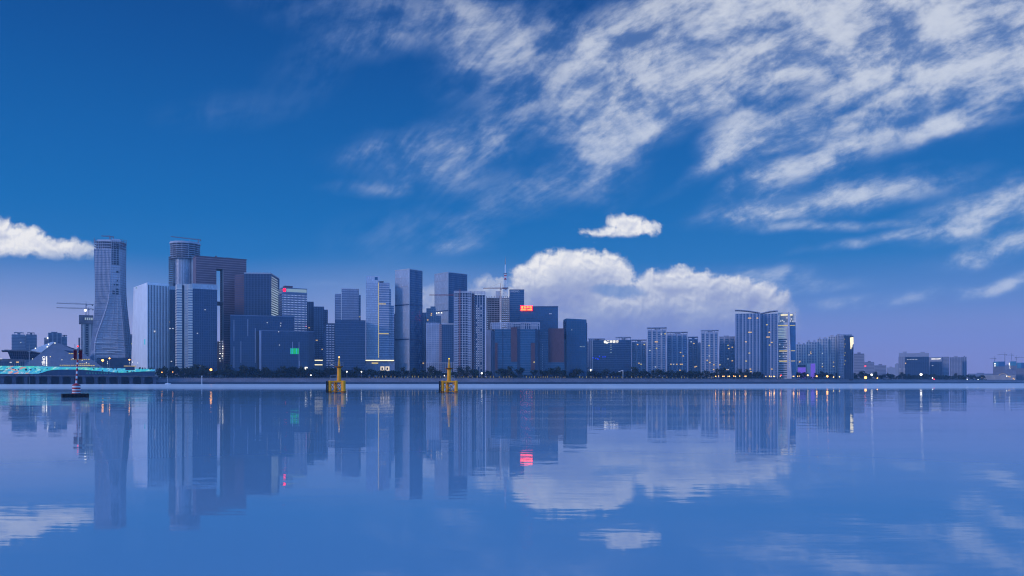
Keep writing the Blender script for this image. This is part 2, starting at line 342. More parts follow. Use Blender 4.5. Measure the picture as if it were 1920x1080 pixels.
# ------------------------------------------------------------------ water: wind-rippled far out, calm and glassy near the camera
def water_mat():
    m = bpy.data.materials.new('river_water'); m.use_nodes = True; n = NT(m.node_tree); n.N.clear()
    pos = n.N.new('ShaderNodeNewGeometry').outputs['Position']
    X, Y, Z = n.sep(pos)
    wob = n.noise(n.v('MULTIPLY', pos, (0.004, 0.03, 0.0)), 1.0, 3, 0.5)
    yy = n.m('ADD', Y, n.m('MULTIPLY', n.m('SUBTRACT', wob, 0.5), 60.0))
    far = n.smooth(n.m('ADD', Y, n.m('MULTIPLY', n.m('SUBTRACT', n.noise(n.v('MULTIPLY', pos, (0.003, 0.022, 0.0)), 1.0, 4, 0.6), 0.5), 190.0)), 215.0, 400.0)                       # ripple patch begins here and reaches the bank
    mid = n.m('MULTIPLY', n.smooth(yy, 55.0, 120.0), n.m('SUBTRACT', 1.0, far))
    # long swell and fine wavelets as direct normal tilts
    a = n.v('SUBTRACT', n.noise(n.v('MULTIPLY', pos, (0.10, 0.55, 0.0)), 1.0, 4, 0.6, out='Color'), (0.5, 0.5, 0.5))
    b = n.v('SUBTRACT', n.noise(n.v('MULTIPLY', pos, (0.9, 6.0, 0.0)), 1.0, 4, 0.62, out='Color'), (0.5, 0.5, 0.5))
    wnz = n.N.new('ShaderNodeTexWhiteNoise'); n.L.new(n.v('SCALE', pos, scale=733.0), wnz.inputs['Vector'])
    w = n.v('SUBTRACT', wnz.outputs['Color'], (0.5, 0.5, 0.5))
    amp_a = n.m('ADD', 0.016, n.m('MULTIPLY', mid, 0.010))
    cc = n.v('SUBTRACT', n.noise(n.v('MULTIPLY', pos, (0.012, 0.11, 0.0)), 1.0, 4, 0.62, out='Color'), (0.5, 0.5, 0.5))
    t = n.v('ADD', n.v('SCALE', n.v('MULTIPLY', a, (0.25, 1.0, 0.0)), scale=amp_a), n.v('MULTIPLY', b, (0.005, 0.024, 0.0)))
    t = n.v('ADD', t, n.v('MULTIPLY', w, (0.0003, 0.0012, 0.0)))
    t = n.v('ADD', t, n.v('MULTIPLY', cc, (0.002, 0.012, 0.0)))
    nrm = n.v('NORMALIZE', n.v('ADD', (0.0, 0.0, 1.0), t))
    # second lobe: steep tiny wavelets that draw lights out into long vertical streaks
    t2 = n.v('MULTIPLY', w, (0.004, 0.11, 0.0))
    nrm2 = n.v('NORMALIZE', n.v('ADD', (0.0, 0.0, 1.0), t2))
    body = n.mix(far, lin((130, 157, 168)), lin((240, 224, 212)))  # far band: bright sky sheen is put into a paler body colour
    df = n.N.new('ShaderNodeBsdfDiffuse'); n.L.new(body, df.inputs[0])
    g1 = n.N.new('ShaderNodeBsdfGlossy'); g1.inputs['Roughness'].default_value = 0.0; n.L.new(nrm, g1.inputs['Normal'])
    g2 = n.N.new('ShaderNodeBsdfGlossy'); g2.inputs['Roughness'].default_value = 0.02; n.L.new(nrm2, g2.inputs['Normal'])
    for g in (g1, g2): g.inputs[0].default_value = (0.93, 0.95, 0.98, 1)
    fr = n.N.new('ShaderNodeFresnel'); fr.inputs[0].default_value = 1.45
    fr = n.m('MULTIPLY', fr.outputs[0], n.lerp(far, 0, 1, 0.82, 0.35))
    mg = n.N.new('ShaderNodeMixShader'); patch = n.smooth(n.noise(n.v('MULTIPLY', pos, (0.010, 0.07, 0.0)), 1.0, 6, 0.68), 0.44, 0.62)
    n.L.new(n.m('MAXIMUM', n.lerp(far, 0, 1, 0.0, 0.9), n.m('MULTIPLY_ADD', n.m('MULTIPLY', patch, n.lerp(Y, 20.0, 90.0, 0.5, 1.0)), 0.42, 0.06)), mg.inputs[0]); n.L.new(g1.outputs[0], mg.inputs[1]); n.L.new(g2.outputs[0], mg.inputs[2])
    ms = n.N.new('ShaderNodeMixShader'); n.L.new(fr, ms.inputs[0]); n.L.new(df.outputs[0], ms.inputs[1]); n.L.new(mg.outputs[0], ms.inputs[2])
    o = n.N.new('ShaderNodeOutputMaterial'); n.L.new(ms.outputs[0], o.inputs[0])
    return m
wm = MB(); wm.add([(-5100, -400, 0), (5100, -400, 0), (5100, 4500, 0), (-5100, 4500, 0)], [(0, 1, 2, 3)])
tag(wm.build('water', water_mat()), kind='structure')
class B:
    """a building: an Empty at its nearest corner, a local frame (x right, y away, z up) and helpers that read the survey
    (photograph column / row) into metres in that frame"""
    def __init__(s, name, label, cat, Xc, D, phi=0.0, group=None, z=None):
        s.ox = (Xc - 960) / F * D; s.oy = D; s.z0 = G if z is None else z
        s.th = -math.atan2(s.ox, s.oy) + math.radians(phi)
        s.ux = (math.cos(s.th), math.sin(s.th)); s.uy = (-math.sin(s.th), math.cos(s.th))
        s.o = empty(name, (s.ox, s.oy, s.z0), s.th); tag(s.o, label, cat, group); s.D = D
    def X(s, Xp, ly=0.0):
        t = (Xp - 960) / F
        return (t * (s.oy + ly * s.uy[1]) - s.ox - ly * s.uy[0]) / (s.ux[0] - t * s.ux[1])
    def dep(s, Xp, lx=0.0):
        t = (Xp - 960) / F
        return (s.ox + lx * s.ux[0] - t * (s.oy + lx * s.ux[1])) / (t * s.uy[1] - s.uy[0])
    def Z(s, Yp, lx=0.0, ly=0.0):
        return CAMZ + (HY - Yp) / F * (s.oy + lx * s.ux[1] + ly * s.uy[1]) - s.z0
    # --- shapes
    def put(s, mb, name, m): return mb.build(name, m, s.o)
    def win(s, Xp, Yp, m, w=2.4, h=1.7, ly=0.0, name='lit_window', out=0.5):
        x = s.X(Xp, ly); z = s.Z(Yp, x, ly)
        return MB().box(x - w / 2, x + w / 2, ly - out, ly + 0.1, z - h / 2, z + h / 2).build(name, m, s.o)
    def sidewin(s, Yp, Xp, lx, m, w=2.4, h=1.7, name='lit_window'):
        y = s.dep(Xp, lx); z = s.Z(Yp, lx, y); sg = -1 if lx <= 0.5 else 1
        return MB().box(min(lx, lx + sg * .5), max(lx, lx + sg * .5), y - w / 2, y + w / 2, z - h / 2, z + h / 2).build(name, m, s.o)

def grid(mb, pts, z0, z1, sp, w, d, zs=None):
    """vertical fins round a closed footprint"""
    n = len(pts)
    for i in range(n):
        p = Vector(pts[i]); q = Vector(pts[(i + 1) % n]); L = (q - p).length; k_ = max(1, round(L / sp))
        for j in range(k_ + (1 if i == n - 1 else 1)):
            c = p + (q - p) * (j / k_); dd = (q - p) / L
            a = c - dd * w / 2; e = c + dd * w / 2
            mb.obox(a, e, d + 0.15, z0, z1, out=d)
def bands(mb, pts, z0, z1, pitch, h, d, off=0.0):
    n = len(pts); z = z0 + off
    while z + h < z1:
        for i in range(n): mb.obox(pts[i], pts[(i + 1) % n], d + 0.15, z, z + h, out=d)
        z += pitch
def rect(x0, x1, y0, y1): return [(x0, y0), (x1, y0), (x1, y1), (x0, y1)]

M = {
 'navy': mat('navy_glass', (.004, .030, .10), .12, 0, .5, .2, .03, (1.7, 1.7, 3.9), .14, glass=1.58),
 'navy2': mat('deep_navy_glass', (.006, .020, .065), .14, 0, .4, .25, .03, (2.2, 2.2, 3.9), .14, glass=1.58),
 'blue': mat('blue_glass', (.012, .065, .17), .12, 0, .6, .25, .02, (1.6, 1.6, 3.8), .14, glass=1.58),
 'teal': mat('teal_glass', (.005, .060, .14), .12, 0, .5, .2, .02, (2.2, 2.2, 3.8), .12, glass=1.58),
 'pale': mat('pale_glass', (.36, .40, .48), .2, 0.0, .6, .10, .02, (1.7, 1.7, 3.9), .07, glass=1.58),
 'mid': mat('mid_glass', (.12, .16, .27), .16, 0, .6, .15, .02, (1.7, 1.7, 3.8), .12, glass=1.58),
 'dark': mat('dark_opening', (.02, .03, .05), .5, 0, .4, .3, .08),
 'conc': mat('raw_concrete', (.30, .28, .30), .85, 0, .3, .2, .06, streak=.15),
 'dconc': mat('weathered_concrete', (.17, .15, .17), .85, 0, .3, .25, .08, streak=.15),
 'stone': mat('pale_stone', (.50, .47, .46), .7, 0, .4, .12, .05, streak=.12),
 'cream': mat('cream_cladding', (.62, .56, .50), .6, 0, .4, .15, .05, streak=.1),
 'white': mat('white_panel', (.72, .72, .74), .5, 0, .4, .08, .05, streak=.06),
 'brown': mat('brown_granite', (.13, .075, .095), .6, 0, .4, .15, .05, streak=.08),
 'brownl': mat('brown_granite_light', (.30, .19, .21), .6, 0, .4, .12, .05),
 'rust': mat('terracotta_screen', (.085, .048, .062), .75, 0, .3, .15, .08, (1.4, 1.4, 3.2), .15),
 'fin': mat('aluminium_fin', (.36, .38, .42), .4, .3, .5, .1, .05),
 'dfin': mat('dark_fin', (.02, .05, .12), .45, .2, .5, .1, .05),
 'bfin': mat('blue_grey_fin', (.10, .14, .23), .45, .2, .5, .12, .05),
 'apt': mat('apartment_render', (.24, .28, .38), .8, 0, .3, .15, .05, streak=.12),
 'aptl': mat('apartment_pale_render', (.40, .40, .46), .8, 0, .3, .12, .05, streak=.1),
 'far': mat('distant_render', (.15, .16, .22), .8, 0, .3, .15, .02),  # on far blocks the base colour also carries the distance haze
 'farl': mat('distant_pale_render', (.28, .28, .34), .8, 0, .3, .12, .02),  # paler tone, likewise holding haze in the colour of far blocks
 'steel': mat('crane_steel', (.10, .09, .13), .6, .2, .4, .1, .1),
 'redsteel': mat('red_crane_steel', (.30, .06, .05), .6, .1, .4, .1, .1),
 'net': mat('teal_safety_net', (.05, .20, .30), .8, 0, .2, .2, .1),
 'bnet': mat('blue_safety_net', (.025, .10, .24), .8, 0, .2, .2, .1),
 'grey': mat('grey_metal', (.22, .23, .26), .5, .4, .5, .1, .1),
 'zinc': mat('zinc_cladding', (.20, .19, .24), .5, .1, .5, .08, .03, (4.0, 4.0, 1.2), .07),
 'snow': mat('white_roof_metal', (.50, .50, .53), .45, .1, .5, .08, .05),
}
E = {
 'warm': emit('warm_window', (1.0, .62, .25), .95), 'pale': emit('pale_window', (.8, .85, 1.0), .7),
 'yel': emit('yellow_strip', (1.0, .78, .30), .75), 'yel2': emit('yellow_strip_bright', (1.0, .88, .55), 1.5),
 'white': emit('white_lamp', (1.0, .97, .9), 3.2), 'whites': emit('white_sign', (1.0, .96, .84), 2.2),
 'orange': emit('sodium_lamp', (1.0, .42, .08), 7.0), 'warml': emit('warm_lamp', (1.0, .62, .22), 3.2), 'red': emit('red_light', (1.0, .03, .03), 3.0),
 'cyan': emit('cyan_panel', (.04, .60, .85), .8), 'green': emit('green_panel', (.02, .75, .22), .7), 'blueled': emit('blue_led', (.02, .06, .9), .9),
 'dot': emit('facade_dot_light', (.55, .65, 1.0), 1.1), 'stripe': emit('lit_floor', (.50, .66, .82), .62), 'crownl': emit('lit_crown', (.40, .62, .85), .55),
 'violet': emit('violet_wash', (.22, .12, .9), .85), 'neon': emit('neon_red', (1.0, .0, .012), 8.0), 'neony': emit('neon_yellow', (1.0, .80, .12), 1.6),
 'trunkl': emit('uplit_yellow', (.75, .55, .18), .55),
}
def block(b, X0, X1, Yt, body, ly=0.0, dep=28.0, z0=-0.6, fin=None, band=None, name='wall', xr=None, Yt2=None, zt=None):
    x0, x1 = (b.X(X0, ly), b.X(X1, ly)) if xr is None else xr
    z1 = b.Z(Yt, (x0 + x1) / 2, ly) if zt is None else zt
    pts = rect(x0, x1, ly, ly + dep)
    MB().prism(pts, z0, z1).build(name, M[body], b.o)
    if fin:
        sp, w, d, m = fin; g = MB(); grid(g, pts, max(z0, 0), z1 - .2, sp, w, d); g.build('fin_pattern', M[m], b.o)
    if band:
        p_, h, d, m = band; g = MB(); bands(g, pts, max(z0, 0), z1, p_, h, d, off=p_ - h); g.build('floor_band_pattern', M[m], b.o)
    return x0, x1, z1
def cap(b, x0, x1, ly, dep, z1, h=1.6, m='fin', name='parapet', o=.45):
    g = MB(); pts = rect(x0, x1, ly, ly + dep)
    for i in range(4): g.obox(pts[i], pts[(i + 1) % 4], o + .8, z1 - .4, z1 + h, out=o + .02 * i)
    g.build(name, M[m], b.o)
def plant(b, x0, x1, ly, dep, z1, h, m='conc', name='roof_plant'):
    g = MB(); g.box(x0, x1, ly, ly + dep, z1 - .1, z1 + h); g.box(x0 - .4, x1 + .4, ly - .4, ly + dep + .4, z1 + h, z1 + h + .5)
    g.build(name, M[m], b.o)
def pergola(b, x0, x1, ly, dep, z1, h, m='aptl', name='roof_frame'):
    g = MB(); n = max(2, int((x1 - x0) / 6))
    for i in range(n + 1):
        x = x0 + .4 + (x1 - x0 - .8) * i / n
        for y in (ly + .5, ly + dep - .5): g.box(x - .35, x + .35, y - .35, y + .35, z1 - .1, z1 + h)
    g.box(x0 - .6, x1 + .6, ly - .5, ly + dep + .5, z1 + h, z1 + h + 1.3)
    g.box(x0 + (x1 - x0) * .38, x0 + (x1 - x0) * .66, ly + 2, ly + dep - 2, z1 - .1, z1 + h - .05)
    g.build(name, M[m], b.o)
def rnd_lit(b, X0, X1, Y0, Y1, n, ly=0.0, m=('warm', 'pale'), w=2.2, h=1.5):
    for _ in range(n): b.win(R.uniform(X0, X1), round(R.uniform(Y0, Y1) / 4.4) * 4.4, E[R.choice(m)], w, h, ly, out=.75)

# ================================================================== land and embankment
SH = [(-700, 1120), (-200, 1150), (300, 1180), (960, 1230), (1250, 1330), (1500, 1500), (1700, 1800), (1920, 2250), (2250, 3000), (2700, 4200)]
SHW = [((X - 960) / F * D, float(D)) for X, D in SH]
gm = mat('river_bank_soil', (.06, .08, .05), .9, 0, .2, .3, .01)
g = MB(); far_ = [(x * 6 if abs(x) > 800 else x * 6, 14000) for x, y in SHW]
vs = [(x, y + 12, G) for x, y in SHW] + [(max(-5000, min(5000, x * 3.2)), 4450, G) for x, y in SHW]
n_ = len(SHW); g.add(vs, [(i, i + 1, n_ + i + 1, n_ + i) for i in range(n_ - 1)])
tag(g.build('ground', gm), kind='structure')
def strip(prof, name, m, parent=None, close=False):
    """sweep a (setback, height) profile along the shoreline"""
    g = MB(); k_ = len(prof); vs = [(x, y + a, z) for x, y in SHW for a, z in prof]
    g.add(vs, [(i * k_ + j, (i + 1) * k_ + j, (i + 1) * k_ + j + 1, i * k_ + j + 1) for i in range(len(SHW) - 1) for j in range(k_ - 1)])
    return g.build(name, m, parent)
ew = empty('embankment', (0, 1230, 0)); tag(ew, 'long grey flood wall with a dark stone toe along the far bank of the river', 'embankment')
def rel(o): o.location = (0, -1230, 0); return o
rel(strip([(-1.5, -1), (0, .4), (4, 3.0), (4.8, 3.2)], 'stone_toe', mat('wet_dark_stone', (.03, .045, .07), .7, 0, .3, .3, .2), ew))
rel(strip([(4.8, 3.0), (5.2, 3.6), (11.2, 7.6), (11.4, 8.9), (12.6, 8.9), (12.7, 8.0)], 'flood_wall', mat('flood_wall_concrete', (.14, .13, .15), .85, 0, .3, .2, .05, streak=.2), ew))
g = MB()                                                     # railing along the top of the wall
for i in range(len(SHW) - 1):
    (xa, ya), (xb, yb) = SHW[i], SHW[i + 1]; L = math.hypot(xb - xa, yb - ya); k_ = int(L / 9)
    if i > 6: continue
    for z in (9.5, 10.1): g.bar((xa, ya + 12, z), (xb, yb + 12, z), .07, 4)
    for j in range(k_): t = j / k_; g.box(xa + (xb - xa) * t - .12, xa + (xb - xa) * t + .12, ya + (yb - ya) * t + 11.9, ya + (yb - ya) * t + 12.1, 8.8, 10.2)
rel(g.build('railing', M['grey'], ew))
def shoreD(X):
    for (a, da), (b_, db) in zip(SH, SH[1:]):
        if a <= X <= b_: return da + (db - da) * (X - a) / (b_ - a)
    return 1200

# ================================================================== west bank group
b = B('apartment_block', 'grey twin-wing apartment block with framed roof, farthest left behind the flat glass pavilion', 'building', 48, 1950)
x0, x1, z1 = block(b, 22, 47.5, 627, 'farl', 0, 22, band=(3.6, 1.3, .5, 'far')); pergola(b, x0 + 5, x1 - 4, 1, 18, z1, 4, 'farl')
x0, x1, z1 = block(b, 49, 69, 627, 'far', 3, 22, band=(3.6, 1.2, .5, 'farl')); pergola(b, x0 + 3, x1 - 5, 4, 16, z1, 3.5, 'far')
MB().box(b.X(47.6), b.X(48.9), 4, 18, -1, b.Z(629)).build('link_wall', M['farl'], b.o)
rnd_lit(b, 26, 66, 635, 680, 2, m=('pale',))
b = B('apartment_block', 'dark stepped apartment tower peeking over the white museum roof', 'building', 103, 2050)
x0, x1, z1 = block(b, 91, 115, 624, 'far', 0, 30, fin=(9, 2.2, .8, 'farl'), band=(3.6, 1.0, .5, 'dfin')); plant(b, x0 + 6, x1 - 9, 5, 12, z1, 2.2, 'far')
block(b, 83, 90.9, 633, 'far', 4, 24, band=(3.6, 1.2, .5, 'farl')); x0, x1, z1 = block(b, 115.2, 125.5, 631, 'far', 5, 24, band=(3.6, 1.2, .5, 'farl'))
pergola(b, x0, x1, 6, 14, z1, 3, 'far')
b.win(89.2, 634, E['white'], 2.6, 2.6, out=3.0, ly=0)

# --- museum: flat inverted pavilion and white-winged pyramid
b = B('exhibition_pavilion', 'low glass pavilion with flat oversailing roof flaring outwards, left of the pyramid hall', 'building', 40, 1330)
Z = b.Z; x = b.X
ta = (b.X(14), b.X(78)); tb = (b.X(20), b.X(66))
g = MB(); g.add([(tb[0], 3, Z(674)), (tb[1], 3, Z(674)), (tb[1], 40, Z(674)), (tb[0], 40, Z(674)), (ta[0], -4, Z(659)), (ta[1], -4, Z(659)), (ta[1], 44, Z(659)), (ta[0], 44, Z(659))],
             [(0, 3, 2, 1), (4, 5, 6, 7), (0, 1, 5, 4), (1, 2, 6, 5), (2, 3, 7, 6), (3, 0, 4, 7)]); g.build('glass_body', M['navy2'], b.o)
g = MB(); 
for i in range(17):
    t = i / 16; g.bar((tb[0] + (tb[1] - tb[0]) * t, 2.7, Z(674)), (ta[0] + (ta[1] - ta[0]) * t, -4.3, Z(659)), .16, 4)
for t in (.33, .66): g.bar((tb[0] + (ta[0] - tb[0]) * t, 2.7 - 7 * t, Z(674) + (Z(659) - Z(674)) * t), (tb[1] + (ta[1] - tb[1]) * t, 2.7 - 7 * t, Z(674) + (Z(659) - Z(674)) * t), .16, 4)
g.build('glazing_frame', M['bfin'], b.o)
g = MB(); g.prism(rect(b.X(3), b.X(80), -10, 48), Z(659) + .05, Z(657.2)); g.prism(rect(b.X(8), b.X(78), -6, 44), Z(657.2), Z(656.3)); g.build('roof', M['dconc'], b.o)
MB().box(b.X(-6), b.X(46), -2, 42, -1, Z(673.2)).build('podium', M['dconc'], b.o)
g = MB()
for i in range(14): g.box(b.X(-4 + 3.6 * i), b.X(-2.4 + 3.6 * i), -2.3, -1.9, .6, Z(678))
g.build('podium_glazing', M['navy'], b.o)
for X_, Y_ in ((2, 672.6), (20, 679.5), (32, 679), (33.5, 679)): b.win(X_, Y_, E['warm' if X_ > 25 else 'pale'], 3, 1.6, -2, 'podium_light', .6)

b = B('museum_hall', 'grey pyramid-shaped museum hall with white sloping roof wing and yellow slit windows', 'building', 103, 1300)
ap = (b.X(103, 18), 18, b.Z(642, b.X(103, 18), 18)); zap = ap[2]
def sh(X_, Y_, out=0.0):
    """point on the sloping front of the pyramid"""
    ly = 16.0
    for _ in range(6): ly = 18 * b.Z(Y_, 0, ly) / zap
    return Vector((b.X(X_, ly - out), ly - out, b.Z(Y_, 0, ly)))
fl = Vector((b.X(14), 0, -.5)); fr_ = Vector((b.X(222, 0), 0, -.5)); br = (b.X(214, 60), 60, -.5); bl = (b.X(30, 60), 60, -.5)
a2 = sh(130, 649.3); a3 = sh(160, 664)
g = MB(); g.add([fl, fr_, br, bl, ap, a2, a3, (a2.x, 44, a2.z), (a3.x, 52, a3.z)], [(0, 1, 6, 5, 4), (1, 2, 8, 6), (6, 8, 7, 5), (5, 7, 4), (2, 3, 4, 7, 8), (3, 0, 4), (3, 2, 1, 0)]); g.build('pyramid_shell', M['zinc'], b.o)
e1 = Vector(ap); e0 = fl
low_ = e0 + (e1 - e0) * .70
tip = Vector((b.X(57, 16), 16, b.Z(657.5, 0, 16)))
g = MB(); off = Vector((0, -1.0, .7)); A_ = [tip, low_ + off, e1 + off, e1 + Vector((-6, 5, .3))]
g.add([tuple(v) for v in A_] + [tuple(v + Vector((0, 1.5, -1.2))) for v in A_], [(0, 1, 2, 3), (7, 6, 5, 4), (0, 4, 5, 1), (1, 5, 6, 2), (2, 6, 7, 3), (3, 7, 4, 0)])
g.build('roof_wing', M['snow'], b.o)
for (xa, ya, xb, yb, xc, yc) in ((119, 656, 155, 659.5, 133, 662), (119, 647.3, 141, 652.8, 136, 653.4), (132, 671, 166, 672.2, 140, 674.4)):
    v = [sh(xa, ya, .35), sh(xb, yb, .35), sh(xc, yc, .6)]; w = [p + Vector((0, .6, -.1)) for p in v]
    g = MB(); g.add(v + w, [(0, 2, 1), (3, 4, 5), (0, 1, 4, 3), (1, 2, 5, 4), (2, 0, 3, 5)]); g.build('terrace_recess', M['navy2'], b.o)
for (Xa, Xb, Y_) in ((129, 150, 662.2), (133, 169, 673.0), (149, 169, 681.6), (112, 178, 684.8)):
    g = MB(); n = max(3, int((Xb - Xa) / 4))
    for i in range(n):
        a = Xa + (Xb - Xa) * i / n; p = sh(a, Y_, 1.0); q = sh(a + (Xb - Xa) / n * R.uniform(.55, .92), Y_, 1.0)
        g.box(p.x, q.x, p.y - .2, p.y + .6, p.z - .5, p.z + .5)
    each(g, 'slit_window', E['yel'], b.o)
for X_, Y_ in ((103, 643.2), (91, 645.6), (88.5, 650.5), (66.5, 653.5)):
    MB().ball((b.X(X_, 13), 13, b.Z(Y_, 0, 13)), .8).build('roof_lamp', E['whites'], b.o)
# the vertical illuminated lettering on its front
def text_mesh(s, size, m, name, parent, loc, rot, depth=.25):
    cu = bpy.data.curves.new(name, 'FONT'); cu.body = s; cu.size = size; cu.extrude = depth; cu.align_x = 'CENTER'; cu.align_y = 'CENTER'
    t = bpy.data.objects.new(name, cu); C.objects.link(t)
    dg = bpy.context.evaluated_depsgraph_get(); me = bpy.data.meshes.new_from_object(t.evaluated_get(dg))
    bpy.data.objects.remove(t); me.materials.clear(); me.materials.append(m)
    o = bpy.data.objects.new(name, me); C.objects.link(o); o.parent = parent; o.location = loc; o.rotation_euler = rot; return o
sg = B('illuminated_sign', 'vertical white illuminated lettering in front of the museum pyramid', 'sign', 83.5, 1285)
text_mesh('ONJU', 5.8, emit('sign_white', (1, .98, .95), 1.8), 'lettering', sg.o, (sg.X(81.8), 0, sg.Z(676.5)), (math.radians(90), math.radians(90), 0))
g = MB()
for i in range(7): g.box(sg.X(87.3) - .8, sg.X(87.3) + .8, 0, .3, sg.Z(669.2 + 2.55 * i) - .8, sg.Z(669.2 + 2.55 * i) + .8)
g.build('small_lettering', MATS['sign_white'], sg.o)
g = MB(); g.box(sg.X(80), sg.X(80.4), .4, .7, 0, sg.Z(668)); g.box(sg.X(88.8), sg.X(89.2), .4, .7, 0, sg.Z(668)); g.build('support_frame', M['grey'], sg.o)

# --- small tower under construction with crane lamp
b = B('concrete_tower', 'slim concrete tower under construction with a bulging box top, left of the twisting tower', 'building', 162, 1560)
x0, x1, z1 = block(b, 152, 175, 607, 'conc', 0, 24, band=(3.4, .5, .3, 'dconc'), name='shaft')
g = MB()
for r_ in range(18): g.box(b.X(161), b.X(165), -.45, -.05, b.Z(686 - 4.4 * r_) , b.Z(686 - 4.4 * r_ - 2.7))
each(g, 'window', M['dark'], b.o)
g = MB(); g.box(b.X(155), b.X(158.5), -.5, 0, 0, z1 - .5); g.box(b.X(167.5), b.X(171), -.5, 0, 0, z1 - .5); g.build('pilaster_pattern', M['stone'], b.o)
g = MB(); g.box(b.X(148), b.X(175), -2.5, 26, b.Z(606.8), b.Z(591)); g.box(b.X(149), b.X(156), -3.1, -2.5, b.Z(604), b.Z(593)); g.build('form_box', M['dconc'], b.o)
g = MB()
for i in range(4): g.box(b.X(159 + 4 * i), b.X(161.6 + 4 * i), -3.0, -2.55, b.Z(600), b.Z(595.6))
each(g, 'lit_opening', E['stripe'], b.o)
block(b, 147, 150.5, 633, 'dconc', 4, 12, name='stair_shaft')

def crane(name_label, Xm, Yb, Yt, Yj, Xa, Xb, D, m='steel', lamp=None, tilt=0.0, apex=6.0, cat='crane'):
    """tower crane: lattice mast, jib from the mast to Xa, counter-jib with ballast to Xb"""
    b = B('tower_crane', name_label, cat, Xm, D, z=0); zb = b.Z(Yb); b.o.location.z = zb
    b.z0 = zb; zt = b.Z(Yj)
    g = MB(); w = .9
    for sx in (-w, w):
        for sy in (-w, w): g.bar((sx, sy, 0), (sx, sy, zt), .22, 4)
    n = max(2, int(zt / 3.2))
    for i in range(n):
        a, c = zt * i / n, zt * (i + 1) / n
        g.bar((-w, -w, a), (w, -w, c), .13, 4); g.bar((w, w, a), (-w, w, c), .13, 4)
    g.build('mast', M[m], b.o)
    def jib(X_, name, h):
        g = MB(); e = b.X(X_); z2 = zt + abs(e) * tilt; n = max(2, int(abs(e) / 4))
        for sy in (-.8, .8): g.bar((0, sy, zt), (e, sy, z2), .2, 4)
        g.bar((0, 0, zt + h), (e, 0, z2 + h * .6), .22, 4)
        for i in range(n):
            t, u_ = i / n, (i + .5) / n
            g.bar((e * t, -.8, zt + (z2 - zt) * t), (e * u_, 0, zt + (z2 - zt) * u_ + h * .9), .12, 4); g.bar((e * u_, 0, zt + (z2 - zt) * u_ + h * .9), (e * (t + 1 / n), .8, zt + (z2 - zt) * (t + 1 / n)), .12, 4)
        g.bar((0, 0, zt + apex), (e * .75, 0, z2 + h * .6 - (z2 - zt) * .25), .08, 4)
        g.build(name, M[m], b.o)
    jib(Xa, 'jib', 1.6); jib(Xb, 'counter_jib', 1.2)
    e = b.X(Xb); MB().box(e * .82 - 1, e * .82 + 1, -1, 1, zt - 2.2 + abs(e) * tilt * .8, zt + .4 + abs(e) * tilt * .8).build('ballast', M['dconc'], b.o)
    g = MB(); g.bar((0, 0, zt), (0, 0, zt + apex), .4, 4, .15); g.build('apex', M[m], b.o)
    MB().box(-.2, 2.0, -1.9, -.9, zt - 2.2, zt - .1).build('cab', M['grey'], b.o)
    if lamp: MB().ball((b.X(lamp[0]), -1.6, b.Z(lamp[1])), lamp[2]).build('work_lamp', E['white'], b.o)
    return b
crane('grey tower crane with a glaring white work lamp above the slim concrete tower', 161.5, 591, 563, 571, 106, 176, 1572, lamp=(160, 582, 2.4))
crane('lower grey crane jib behind the white lamp over the slim concrete tower', 166, 591, 575, 579.5, 106, 176, 1590, apex=3)

# --- the twisting tower with a flared foot
b = B('twisted_tower', 'tall unfinished tower with a waisted curving glass wing and flared base', 'building', 206, 1380)
RW = [(690, 165, 176.5, 236, 247.5), (672, 167, 177, 235.5, 247.3), (655, 169.5, 177.5, 234.5, 246.6), (640, 171.5, 179, 233.5, 245.5), (625, 173.3, 183, 232, 244), (610, 174.8, 188.5, 231, 242.2),
      (595, 176, 194, 229.5, 240.6), (580, 177.2, 199, 228, 239), (565, 178, 203, 226.5, 237.6), (550, 178.2, 205, 225.5, 236.6), (530, 178.2, 206.2, 225, 236.2),
      (505, 177.6, 207, 225, 236), (485, 177, 207.6, 225, 236.2), (467, 176.4, 208.3, 225, 236.5), (449.5, 176.6, 208.5, 225, 236.5)]
def lrow(i):
    Y_, a, s_, r_, e_2 = RW[i]; fl_ = max(0, (Y_ - 560) / 130.0) ** 1.3
    lys = (14 - 6 * fl_, -2 - 5 * fl_, -1 - 5 * fl_, 20 - 6 * fl_)
    out = []
    for Xp, ly in zip((a, s_, r_, e_2), lys):
        lx = b.X(Xp, ly); out.append(Vector((lx, ly, b.Z(Y_, lx, ly) if i else -.6)))
    z_ = b.Z(Y_, 0, 0) if i else -.6
    for v in out: v.z = z_
    return out
LR = [lrow(i) for i in range(len(RW))]
NL = len(RW) - 1
def strips(c0, c1, i0, i1, name, m):
    g = MB(); vs = []; 
    for i in range(i0, i1 + 1): vs += [tuple(LR[i][c0]), tuple(LR[i][c1])]
    g.add(vs, [(2 * j, 2 * j + 1, 2 * j + 3, 2 * j + 2) for j in range(i1 - i0)]); return g
